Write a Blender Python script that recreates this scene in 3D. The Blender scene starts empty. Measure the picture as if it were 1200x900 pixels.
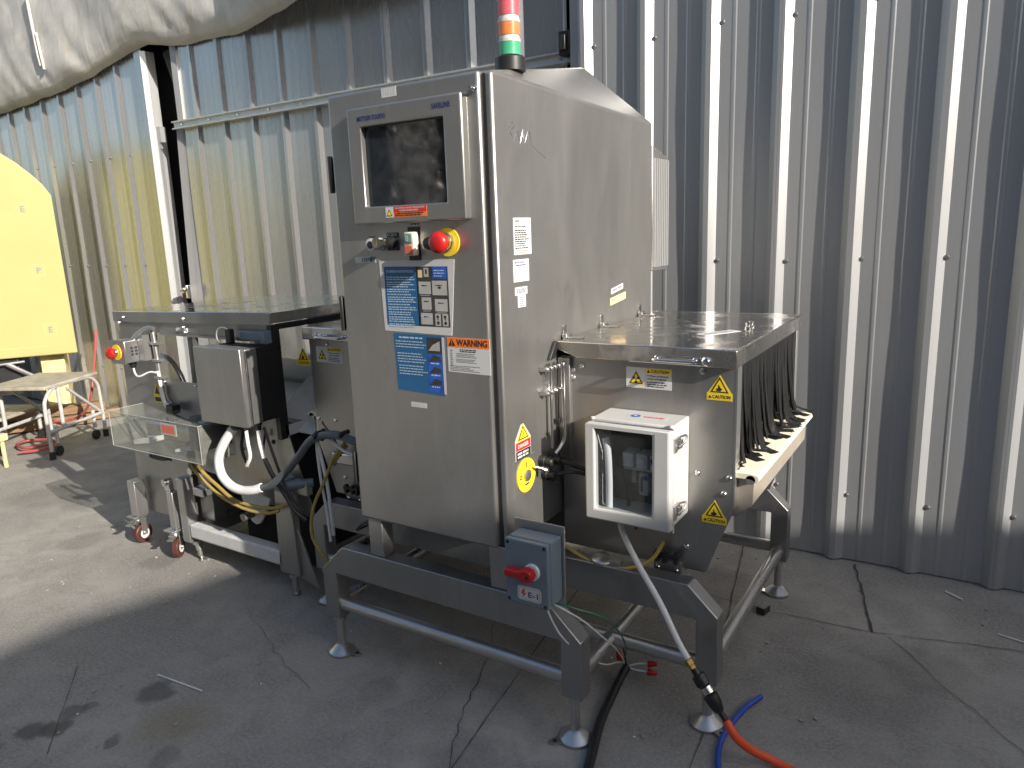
import bpy, bmesh, math, random
from mathutils import Vector, Matrix, noise
random.seed(7)
R = math.radians
S = bpy.context.scene
COL = S.collection

# ------------------------------------------------------------------ camera, world, sun, exposure
cam = bpy.data.cameras.new("camera")
cam.sensor_width = 36.0
cam.lens = 856.645 / 1200 * 36
cam.clip_start = 0.05
cam.clip_end = 500
camo = bpy.data.objects.new("camera", cam)
COL.objects.link(camo)
CAM = Vector((1.3458, -2.0558, 1.5124))
r_ = Vector((0.84707479, 0.53031806, -0.03502936))
u_ = Vector((-0.08010353, 0.19255015, 0.9780122))
f_ = Vector((-0.52540245, 0.8256435, -0.20558473))
m = Matrix((( r_.x, u_.x, -f_.x, CAM.x), (r_.y, u_.y, -f_.y, CAM.y), (r_.z, u_.z, -f_.z, CAM.z), (0, 0, 0, 1)))
camo.matrix_world = m
S.camera = camo

SUN_EL, SUN_AZ = R(24), R(13.5)          # low sun, almost along the wall, from the right
W = bpy.data.worlds.new("World")
S.world = W
W.use_nodes = True
wn = W.node_tree
sky = wn.nodes.new("ShaderNodeTexSky")
sky.sky_type = 'NISHITA'
sky.sun_disc = False
sky.sun_elevation = SUN_EL
sky.sun_rotation = R(90) + SUN_AZ
sky.air_density = 1.0
sky.dust_density = 1.8
sky.ozone_density = 0.6
wn.links.new(sky.outputs[0], wn.nodes["Background"].inputs[0])
wn.nodes["Background"].inputs[1].default_value = 0.12

sun = bpy.data.lights.new("sun", 'SUN')
sun.energy = 4.5
sun.angle = R(0.53)
sun.color = (1.0, 0.93, 0.83)
suno = bpy.data.objects.new("sun", sun)
COL.objects.link(suno)
sd = Vector((math.cos(SUN_EL) * math.cos(SUN_AZ), -math.cos(SUN_EL) * math.sin(SUN_AZ), math.sin(SUN_EL)))
suno.rotation_euler = sd.to_track_quat('Z', 'Y').to_euler()
suno.location = (6, -3, 6)

S.view_settings.view_transform = 'Standard'
S.view_settings.look = 'None'
S.view_settings.gamma = 1
S.view_settings.exposure = 0.75
S.view_settings.use_curve_mapping = False

# ------------------------------------------------------------------ helpers
def V(*a): return Vector(a)

class MB:
    """collects shapes into one mesh; mats are slots"""
    def __init__(s):
        s.bm = bmesh.new(); s.mi = 0
    def face(s, pts, smooth=False):
        vs = [s.bm.verts.new(p) for p in pts]
        f = s.bm.faces.new(vs); f.material_index = s.mi
        return f
    def box(s, x0, x1, y0, y1, z0, z1):
        if x0 > x1: x0, x1 = x1, x0
        if y0 > y1: y0, y1 = y1, y0
        if z0 > z1: z0, z1 = z1, z0
        v = [s.bm.verts.new((x, y, z)) for x in (x0, x1) for y in (y0, y1) for z in (z0, z1)]
        for q in ((0, 1, 3, 2), (4, 6, 7, 5), (0, 4, 5, 1), (2, 3, 7, 6), (0, 2, 6, 4), (1, 5, 7, 3)):
            f = s.bm.faces.new([v[i] for i in q]); f.material_index = s.mi
        return s
    def obox(s, c, ax, ay, az, hx, hy, hz):
        c, ax, ay, az = Vector(c), Vector(ax).normalized(), Vector(ay).normalized(), Vector(az).normalized()
        v = [s.bm.verts.new(c + ax * hx * i + ay * hy * j + az * hz * k) for i in (-1, 1) for j in (-1, 1) for k in (-1, 1)]
        for q in ((0, 1, 3, 2), (4, 6, 7, 5), (0, 4, 5, 1), (2, 3, 7, 6), (0, 2, 6, 4), (1, 5, 7, 3)):
            f = s.bm.faces.new([v[i] for i in q]); f.material_index = s.mi
        return s
    def hexa(s, p):
        """8 points: bottom 4 (ccw) then top 4"""
        v = [s.bm.verts.new(q) for q in p]
        for q in ((3, 2, 1, 0), (4, 5, 6, 7), (0, 1, 5, 4), (1, 2, 6, 5), (2, 3, 7, 6), (3, 0, 4, 7)):
            f = s.bm.faces.new([v[i] for i in q]); f.material_index = s.mi
        return s
    def prism(s, poly, ext, axis='y', a=0.0):
        """polygon in the plane of the two other axes, extruded along axis from a by ext"""
        def P(p, t):
            if axis == 'y': return (p[0], t, p[1])
            if axis == 'x': return (t, p[0], p[1])
            return (p[0], p[1], t)
        A = [s.bm.verts.new(P(p, a)) for p in poly]
        B = [s.bm.verts.new(P(p, a + ext)) for p in poly]
        fs = [s.bm.faces.new(A), s.bm.faces.new(B[::-1])]
        n = len(poly)
        for i in range(n):
            fs.append(s.bm.faces.new((A[i], B[i], B[(i + 1) % n], A[(i + 1) % n])))
        for f in fs: f.material_index = s.mi
        return s
    def ring(s, outer, inner, y0, y1):
        """rectangular frame in xz: outer/inner=(x0,x1,z0,z1)"""
        def c(q, y): return [s.bm.verts.new(p) for p in ((q[0], y, q[2]), (q[1], y, q[2]), (q[1], y, q[3]), (q[0], y, q[3]))]
        a, b, d, e = c(outer, y0), c(inner, y0), c(outer, y1), c(inner, y1)
        for i in range(4):
            j = (i + 1) % 4
            for q in ((a[i], a[j], b[j], b[i]), (d[j], d[i], e[i], e[j]), (a[j], a[i], d[i], d[j]), (b[i], b[j], e[j], e[i])):
                f = s.bm.faces.new(q); f.material_index = s.mi
        return s
    def cyl(s, p, q, r0, r1=None, n=16, cap=True):
        p, q = Vector(p), Vector(q); r1 = r0 if r1 is None else r1
        d = (q - p).normalized(); a = d.orthogonal().normalized(); b = d.cross(a)
        A = [s.bm.verts.new(p + (a * math.cos(2 * math.pi * i / n) + b * math.sin(2 * math.pi * i / n)) * r0) for i in range(n)]
        B = [s.bm.verts.new(q + (a * math.cos(2 * math.pi * i / n) + b * math.sin(2 * math.pi * i / n)) * r1) for i in range(n)]
        for i in range(n):
            f = s.bm.faces.new((A[i], A[(i + 1) % n], B[(i + 1) % n], B[i])); f.material_index = s.mi
        if cap:
            for f in (s.bm.faces.new(A[::-1]), s.bm.faces.new(B)): f.material_index = s.mi
        return s
    def lathe(s, o, d, prof, n=24):
        """profile [(radius, height)] turned about direction d from o"""
        o, d = Vector(o), Vector(d).normalized(); a = d.orthogonal().normalized(); b = d.cross(a)
        rings = []
        for (r, h) in prof:
            rings.append([s.bm.verts.new(o + d * h + (a * math.cos(2 * math.pi * i / n) + b * math.sin(2 * math.pi * i / n)) * max(r, 1e-5)) for i in range(n)])
        for A, B in zip(rings, rings[1:]):
            for i in range(n):
                f = s.bm.faces.new((A[i], A[(i + 1) % n], B[(i + 1) % n], B[i])); f.material_index = s.mi
        for f in (s.bm.faces.new(rings[0][::-1]), s.bm.faces.new(rings[-1])): f.material_index = s.mi
        return s
    def tube(s, pts, r, n=10, sub=6, smooth=True, flat=None):
        pts = [Vector(p) for p in pts]
        if smooth and len(pts) > 2:
            P = [pts[0] * 2 - pts[1]] + pts + [pts[-1] * 2 - pts[-2]]
            out = []
            for i in range(1, len(P) - 2):
                for k in range(sub):
                    t = k / sub
                    a, b, c, d = P[i - 1], P[i], P[i + 1], P[i + 2]
                    out.append(0.5 * ((2 * b) + (c - a) * t + (2 * a - 5 * b + 4 * c - d) * t * t + (3 * b - a - 3 * c + d) * t ** 3))
            out.append(pts[-1]); pts = out
        nrm = None; prev = None; rings = []
        for i, p in enumerate(pts):
            t = (pts[min(i + 1, len(pts) - 1)] - pts[max(i - 1, 0)])
            if t.length < 1e-7: t = Vector((0, 0, 1))
            t.normalize()
            if nrm is None: nrm = t.orthogonal().normalized()
            else: nrm = (nrm - t * nrm.dot(t)).normalized()
            b = t.cross(nrm)
            rings.append([s.bm.verts.new(p + (nrm * math.cos(2 * math.pi * k / n) + b * math.sin(2 * math.pi * k / n)) * r) for k in range(n)])
        for A, B in zip(rings, rings[1:]):
            for k in range(n):
                f = s.bm.faces.new((A[k], A[(k + 1) % n], B[(k + 1) % n], B[k])); f.material_index = s.mi
        for f in (s.bm.faces.new(rings[0][::-1]), s.bm.faces.new(rings[-1])): f.material_index = s.mi
        return s
    def mesh(s, name, recalc=True):
        if recalc: bmesh.ops.recalc_face_normals(s.bm, faces=s.bm.faces[:])
        me = bpy.data.meshes.new(name)
        s.bm.to_mesh(me); s.bm.free()
        return me

def finish(me, angle=38):
    me.shade_smooth()
    me.set_sharp_from_angle(angle=R(angle))

def obj(name, mb, mat, parent=None, bevel=0, seg=2, recalc=True, angle=38):
    me = mb.mesh(name, recalc) if isinstance(mb, MB) else mb
    mats = mat if isinstance(mat, (list, tuple)) else [mat]
    if not me.materials:
        for q in mats: me.materials.append(q)
    finish(me, angle)
    o = bpy.data.objects.new(name, me)
    COL.objects.link(o)
    if parent is not None:
        o.parent = parent
        if parent.type == 'EMPTY':
            o.matrix_parent_inverse = Matrix.Translation(-parent.location)
    if bevel:
        b = o.modifiers.new("bevel", 'BEVEL'); b.width = bevel; b.segments = seg; b.limit_method = 'ANGLE'; b.angle_limit = R(35); b.harden_normals = False
    return o

def tag(o, label, cat, group=None):
    o['label'] = label; o['category'] = cat
    if group: o['group'] = group
    return o

def thing(name, loc, label, cat, group=None):
    o = bpy.data.objects.new(name, None); COL.objects.link(o)
    o.location = loc; o.empty_display_size = 0.1
    return tag(o, label, cat, group)

def struct(o, kind='structure'):
    o['kind'] = kind; return o

def share(name, src, parent, mat4):
    o = bpy.data.objects.new(name, src.data); COL.objects.link(o)
    o.parent = parent
    if parent.type == 'EMPTY': o.matrix_parent_inverse = Matrix.Translation(-parent.location)
    o.matrix_basis = mat4
    for md in src.modifiers:
        b = o.modifiers.new("bevel", 'BEVEL'); b.width = md.width; b.segments = md.segments; b.limit_method = 'ANGLE'; b.angle_limit = md.angle_limit
    return o

_tc = {}
def text_mesh(s):
    """lettering as flat mesh in xy: returns (verts, faces, width, height)"""
    if s in _tc: return _tc[s]
    c = bpy.data.curves.new("t", 'FONT'); c.body = s; c.size = 1; c.resolution_u = 3; c.offset = 0.026
    o = bpy.data.objects.new("t", c); COL.objects.link(o)
    dg = bpy.context.evaluated_depsgraph_get()
    me = bpy.data.meshes.new_from_object(o.evaluated_get(dg))
    vs = [tuple(v.co) for v in me.vertices]; fs = [tuple(p.vertices) for p in me.polygons]
    bpy.data.objects.remove(o); bpy.data.curves.remove(c); bpy.data.meshes.remove(me)
    xs = [v[0] for v in vs]; ys = [v[1] for v in vs]
    _tc[s] = (vs, fs, min(xs), max(xs), min(ys), max(ys))
    return _tc[s]

class Label:
    """a sticker: base sheet with flat print on it. o = lower-left corner, u, v = axes"""
    def __init__(s, o, u, v, w, h, base, th=0.0008, corners=None):
        s.o, s.u, s.v = Vector(o), Vector(u).normalized(), Vector(v).normalized()
        s.n = s.u.cross(s.v).normalized(); s.w, s.h, s.th = w, h, th
        s.mats = [base]; s.mb = MB()
        c = corners or [(0, 0), (w, 0), (w, h), (0, h)]
        A = [s.P(x, y, -0.0006) for x, y in c]; B = [s.P(x, y, th) for x, y in c]
        s.mb.face(B)
        for i in range(len(c)):
            j = (i + 1) % len(c); s.mb.face([A[i], A[j], B[j], B[i]])
    def P(s, x, y, d): return s.o + s.u * x + s.v * y + s.n * d
    def slot(s, mat):
        if mat not in s.mats: s.mats.append(mat)
        s.mb.mi = s.mats.index(mat)
    def poly(s, pts, mat, layer=1):
        s.slot(mat); s.mb.face([s.P(x, y, s.th + 0.0004 * layer) for x, y in pts]); return s
    def rect(s, x, y, w, h, mat, layer=1):
        return s.poly([(x, y), (x + w, y), (x + w, y + h), (x, y + h)], mat, layer)
    def disc(s, x, y, r, mat, layer=1, n=28):
        return s.poly([(x + r * math.cos(2 * math.pi * i / n), y + r * math.sin(2 * math.pi * i / n)) for i in range(n)], mat, layer)
    def text(s, t, x, y, h, mat, layer=2, w=None):
        vs, fs, x0, x1, y0, y1 = text_mesh(t)
        k = h / (y1 - y0); kx = k if w is None else w / (x1 - x0)
        s.slot(mat)
        q = [s.mb.bm.verts.new(s.P(x + (a[0] - x0) * kx, y + (a[1] - y0) * k, s.th + 0.0004 * layer)) for a in vs]
        for f in fs:
            try:
                g = s.mb.bm.faces.new([q[i] for i in f]); g.material_index = s.mb.mi
            except ValueError: pass
        return s
    def lines(s, x, y, w, n, pitch, h, mat, layer=2, ragged=0.3):
        """n rows of unreadable small print, word by word, downwards from y"""
        for i in range(n):
            e = w * (1 - random.random() * ragged); cx = 0
            while cx < e:
                ww = random.uniform(1.2, 5) * h
                ww = min(ww, e - cx)
                s.rect(x + cx, y - i * pitch - h, ww, h, mat, layer); cx += ww + h * 0.7
        return s
    def tri_sign(s, cx, y, wd, yel, blk, layer=1):
        """yellow triangle with a black border"""
        ht = wd * 0.88
        s.poly([(cx - wd / 2, y), (cx + wd / 2, y), (cx, y + ht)], yel, layer)
        k = 0.88; yy = y + ht * 0.045
        s.poly([(cx - wd / 2 * k, yy), (cx + wd / 2 * k, yy), (cx, yy + ht * k)], blk, layer + 1)
        k = 0.66; yy = y + ht * 0.115
        s.poly([(cx - wd / 2 * k, yy), (cx + wd / 2 * k, yy), (cx, yy + ht * k)], yel, layer + 2)
        return s
    def build(s, name, parent, label=None):
        me = s.mb.mesh(name, recalc=False)
        for q in s.mats: me.materials.append(q)
        o = bpy.data.objects.new(name, me); COL.objects.link(o); o.parent = parent
        if parent is not None and parent.type == 'EMPTY': o.matrix_parent_inverse = Matrix.Translation(-parent.location)
        if label: o['label'] = label
        return o

def each(name, items, fn, mat, parent, bevel=0):
    """one part per item"""
    for it in items:
        d = MB(); fn(d, *it); obj(name, d, mat, parent, bevel)
def disc_bolt(x, y, z, r=.009, h=.0065):
    d = MB(); d.lathe((x, y, z), (0, -1, 0), [(r, 0), (r, h * .5), (r * .65, h), (r * .2, h * 1.05)], 12); return d

# ------------------------------------------------------------------ materials
def nodes(name):
    mt = bpy.data.materials.new(name); mt.use_nodes = True
    nt = mt.node_tree
    return mt, nt, nt.nodes["Principled BSDF"]

def ramp(nt, fac, stops):
    n = nt.nodes.new("ShaderNodeValToRGB")
    while len(n.color_ramp.elements) < len(stops): n.color_ramp.elements.new(0.5)
    for e, (p, c) in zip(n.color_ramp.elements, stops):
        e.position = p; e.color = (*c, 1) if len(c) == 3 else c
    nt.links.new(fac, n.inputs[0]); return n.outputs[0]

def tex(nt, scale, detail=4, rough=0.55, stretch=(1, 1, 1), dist=0.0):
    tc = nt.nodes.new("ShaderNodeTexCoord"); mp = nt.nodes.new("ShaderNodeMapping")
    mp.inputs['Scale'].default_value = stretch
    nt.links.new(tc.outputs['Object'], mp.inputs[0])
    n = nt.nodes.new("ShaderNodeTexNoise"); n.inputs['Scale'].default_value = scale; n.inputs['Detail'].default_value = detail
    n.inputs['Roughness'].default_value = rough; n.inputs['Distortion'].default_value = dist
    nt.links.new(mp.outputs[0], n.inputs['Vector']); return n.outputs[0]

def maprange(nt, v, a, b, c, d):
    n = nt.nodes.new("ShaderNodeMapRange")
    for i, q in zip((1, 2, 3, 4), (a, b, c, d)): n.inputs[i].default_value = q
    nt.links.new(v, n.inputs[0]); return n.outputs[0]

def mixc(nt, fac, a, b, mode='MIX'):
    n = nt.nodes.new("ShaderNodeMix"); n.data_type = 'RGBA'; n.blend_type = mode
    for i, q in ((0, fac), (6, a), (7, b)):
        if isinstance(q, (int, float)): n.inputs[i].default_value = q
        elif isinstance(q, tuple): n.inputs[i].default_value = (*q, 1)
        else: nt.links.new(q, n.inputs[i])
    return n.outputs[2]

def bump(nt, bs, h, strength, dist=0.002):
    b = nt.nodes.new("ShaderNodeBump"); b.inputs['Strength'].default_value = strength; b.inputs['Distance'].default_value = dist
    nt.links.new(h, b.inputs['Height']); nt.links.new(b.outputs[0], bs.inputs['Normal'])

def plain(name, col, rough=0.5, metal=0.0, var=0.12, scale=18, bmp=0.0, spec=0.5):
    mt, nt, bs = nodes(name)
    n = tex(nt, scale, 5)
    lo = tuple(c * (1 - var) for c in col); hi = tuple(min(1, c * (1 + var)) for c in col)
    nt.links.new(ramp(nt, n, [(0.3, lo), (0.7, hi)]), bs.inputs['Base Color'])
    nt.links.new(maprange(nt, n, 0.3, 0.7, max(0.02, rough - 0.06), rough + 0.06), bs.inputs['Roughness'])
    bs.inputs['Metallic'].default_value = metal
    bs.inputs['Specular IOR Level'].default_value = spec
    if bmp: bump(nt, bs, tex(nt, scale * 6, 3), bmp, 0.001)
    return mt

def steel(name, col, rough, brush=(60, 60, 1.2), smudge=0.10, bmp=0.05, dirt=0.0, metal=0.80):
    """brushed stainless with handling smudges"""
    mt, nt, bs = nodes(name)
    b = tex(nt, 14, 3, 0.6, brush)
    s1 = tex(nt, 2.6, 6, 0.62, (1.3, 1.3, .6), 0.8)
    s2 = tex(nt, 11, 5, 0.65, (1, 1, 0.6), 0.3)
    c = ramp(nt, s1, [(0.32, tuple(k * (1 - smudge) for k in col)), (0.68, tuple(min(1, k * (1 + smudge)) for k in col))])
    c = mixc(nt, maprange(nt, b, 0.3, 0.7, 0.0, 0.12), c, tuple(k * 0.72 for k in col))
    sp = ramp(nt, s2, [(0.62, (0, 0, 0)), (0.78, (1, 1, 1))])
    c = mixc(nt, maprange(nt, sp, 0, 1, 0, 0.25 + dirt), c, (0.15, 0.135, 0.12))
    wp = ramp(nt, tex(nt, 3.2, 7, 0.7, (2.2, 2.2, .35), 1.6), [(0.52, (0, 0, 0)), (0.66, (1, 1, 1))])
    c = mixc(nt, maprange(nt, wp, 0, 1, 0, 0.16), c, tuple(min(1, k * 1.45) for k in col))
    if dirt:
        d = ramp(nt, tex(nt, 5, 8, 0.7, (1, 1.6, 1), 1.2), [(0.45, (0, 0, 0)), (0.72, (1, 1, 1))])
        c = mixc(nt, maprange(nt, d, 0, 1, 0, dirt), c, (0.30, 0.24, 0.17))
    nt.links.new(c, bs.inputs['Base Color'])
    bs.inputs['Metallic'].default_value = metal
    r = maprange(nt, s1, 0.3, 0.7, rough - 0.05, rough + 0.07)
    if dirt:
        ad = nt.nodes.new("ShaderNodeMath"); ad.operation = 'ADD'
        nt.links.new(r, ad.inputs[0]); nt.links.new(maprange(nt, d, 0, 1, 0, 0.35), ad.inputs[1]); r = ad.outputs[0]
    nt.links.new(r, bs.inputs['Roughness'])
    bump(nt, bs, b, bmp, 0.0006)
    return mt

def sheet_metal(name, col, rough, metal, rust=0.0):
    """galvanised wall sheet: fine spangle, vertical run marks"""
    mt, nt, bs = nodes(name)
    tc = nt.nodes.new("ShaderNodeTexCoord")
    vo = nt.nodes.new("ShaderNodeTexVoronoi"); vo.inputs['Scale'].default_value = 260
    nt.links.new(tc.outputs['Object'], vo.inputs['Vector'])
    bw = nt.nodes.new("ShaderNodeRGBToBW"); nt.links.new(vo.outputs['Color'], bw.inputs[0])
    run = tex(nt, 6, 5, 0.6, (4, 4, 0.12)); big = tex(nt, 1.1, 4)
    c = ramp(nt, run, [(0.3, tuple(k * 0.91 for k in col)), (0.62, col)])
    c = mixc(nt, maprange(nt, bw.outputs[0], 0, 1, 0, 0.16), c, tuple(k * 0.6 for k in col))
    c = mixc(nt, maprange(nt, big, 0.35, 0.7, 0, 0.12), c, (0.35, 0.33, 0.30))
    if rust:
        q = ramp(nt, tex(nt, 3.5, 6, 0.65, (2.5, 2.5, 0.2)), [(0.62, (0, 0, 0)), (0.8, (1, 1, 1))])
        c = mixc(nt, maprange(nt, q, 0, 1, 0, rust), c, (0.22, 0.13, 0.06))
    nt.links.new(c, bs.inputs['Base Color'])
    bs.inputs['Metallic'].default_value = metal
    nt.links.new(maprange(nt, run, 0.3, 0.7, rough + 0.05, rough - 0.04), bs.inputs['Roughness'])
    bump(nt, bs, tex(nt, 30, 4, 0.6, (3, 3, 0.3)), 0.05, 0.001)
    return mt

def acrylic(name, tint, fac, rough=0.08):
    mt, nt, bs = nodes(name)
    out = nt.nodes["Material Output"]
    tr = nt.nodes.new("ShaderNodeBsdfTransparent"); tr.inputs[0].default_value = (*tint, 1)
    mx = nt.nodes.new("ShaderNodeMixShader")
    n = tex(nt, 9, 6, 0.7)
    nt.links.new(maprange(nt, n, 0.35, 0.75, fac * 0.5, fac * 1.7), mx.inputs[0])
    bs.inputs['Base Color'].default_value = (0.55, 0.55, 0.5, 1); bs.inputs['Roughness'].default_value = rough
    nt.links.new(tr.outputs[0], mx.inputs[1]); nt.links.new(bs.outputs[0], mx.inputs[2]); nt.links.new(mx.outputs[0], out.inputs[0])
    return mt

def concrete():
    mt, nt, bs = nodes("concrete")
    tc = nt.nodes.new("ShaderNodeTexCoord")
    big = tex(nt, 0.9, 6, 0.6, (1, 1, 1), 0.4); mid = tex(nt, 6, 8, 0.65, (1, 1, 1), 0.5); fine = tex(nt, 90, 6, 0.7); spk = tex(nt, 300, 2, 0.5)
    c = ramp(nt, big, [(0.32, (0.20, 0.19, 0.172)), (0.5, (0.295, 0.28, 0.25)), (0.68, (0.38, 0.36, 0.32))])
    c = mixc(nt, maprange(nt, mid, 0.38, 0.60, 0.6, 0.0), c, (0.175, 0.165, 0.15))
    c = mixc(nt, maprange(nt, fine, 0.42, 0.66, 0.0, 0.6), c, (0.40, 0.385, 0.36))
    c = mixc(nt, maprange(nt, spk, 0.60, 0.72, 0.0, 0.6), c, (0.10, 0.095, 0.09))
    # white scuffs
    sc = ramp(nt, tex(nt, 22, 8, 0.75, (0.5, 1, 1), 1.5), [(0.66, (0, 0, 0)), (0.76, (1, 1, 1))])
    c = mixc(nt, maprange(nt, sc, 0, 1, 0, 0.45), c, (0.52, 0.51, 0.49))
    # wandering warp so the stain outlines are uneven
    nz = nt.nodes.new("ShaderNodeTexNoise"); nz.inputs['Scale'].default_value = 9; nz.inputs['Detail'].default_value = 4
    nt.links.new(tc.outputs['Object'], nz.inputs['Vector'])
    ms = nt.nodes.new("ShaderNodeVectorMath"); ms.operation = 'MULTIPLY_ADD'
    nt.links.new(nz.outputs['Color'], ms.inputs[0]); ms.inputs[1].default_value = (0.10, 0.10, 0); ms.inputs[2].default_value = (-0.05, -0.05, 0)
    ad = nt.nodes.new("ShaderNodeVectorMath"); nt.links.new(tc.outputs['Object'], ad.inputs[0]); nt.links.new(ms.outputs[0], ad.inputs[1])
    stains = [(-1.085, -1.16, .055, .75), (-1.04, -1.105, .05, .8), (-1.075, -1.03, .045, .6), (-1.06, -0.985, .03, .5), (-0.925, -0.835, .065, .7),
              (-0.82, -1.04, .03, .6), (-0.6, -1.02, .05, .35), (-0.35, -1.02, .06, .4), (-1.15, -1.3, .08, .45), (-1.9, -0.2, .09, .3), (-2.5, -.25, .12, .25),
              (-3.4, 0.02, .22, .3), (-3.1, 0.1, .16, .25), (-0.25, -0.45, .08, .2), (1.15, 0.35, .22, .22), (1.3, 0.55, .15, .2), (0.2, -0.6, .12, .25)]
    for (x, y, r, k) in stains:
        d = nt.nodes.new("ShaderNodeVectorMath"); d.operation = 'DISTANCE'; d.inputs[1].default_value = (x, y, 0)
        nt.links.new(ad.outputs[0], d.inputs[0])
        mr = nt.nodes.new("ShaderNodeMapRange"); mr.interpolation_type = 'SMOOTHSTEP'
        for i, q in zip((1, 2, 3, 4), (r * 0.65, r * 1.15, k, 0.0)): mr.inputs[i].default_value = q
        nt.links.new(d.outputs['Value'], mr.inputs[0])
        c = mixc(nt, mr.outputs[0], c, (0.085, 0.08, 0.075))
    d = nt.nodes.new("ShaderNodeVectorMath"); d.operation = 'DISTANCE'; d.inputs[1].default_value = (-0.72, -0.9, 0)
    nt.links.new(ad.outputs[0], d.inputs[0])
    c = mixc(nt, maprange(nt, d.outputs['Value'], 0.05, 0.16, 0.45, 0), c, (0.23, 0.19, 0.11))
    nt.links.new(c, bs.inputs['Base Color'])
    bs.inputs['Roughness'].default_value = 0.88
    bs.inputs['Specular IOR Level'].default_value = 0.3
    mul = nt.nodes.new("ShaderNodeMath"); mul.operation = 'ADD'; nt.links.new(fine, mul.inputs[0]); nt.links.new(mid, mul.inputs[1])
    bump(nt, bs, mul.outputs[0], 0.7, 0.005)
    return mt

def tarp_mat():
    mt, nt, bs = nodes("tarpaulin")
    n = tex(nt, 3, 6, 0.6, (1, 1, 1), 0.8)
    c = ramp(nt, n, [(0.3, (0.42, 0.41, 0.38)), (0.6, (0.56, 0.55, 0.52))])
    st = ramp(nt, tex(nt, 1.6, 6, 0.7, (1, 1, 1), 1.5), [(0.55, (0, 0, 0)), (0.75, (1, 1, 1))])
    c = mixc(nt, maprange(nt, st, 0, 1, 0, 0.5), c, (0.42, 0.33, 0.17))
    nt.links.new(c, bs.inputs['Base Color']); bs.inputs['Roughness'].default_value = 0.6
    bump(nt, bs, tex(nt, 8, 5, 0.55, (1.5, 1, 0.4), 0.8), 0.35, 0.012)
    return mt

def wood_mat():
    mt, nt, bs = nodes("weathered_wood")
    n = tex(nt, 10, 6, 0.6, (1, 1, 8))
    nt.links.new(ramp(nt, n, [(0.3, (0.12, 0.07, 0.035)), (0.7, (0.30, 0.19, 0.10))]), bs.inputs['Base Color'])
    bs.inputs['Roughness'].default_value = 0.8
    return mt

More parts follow.
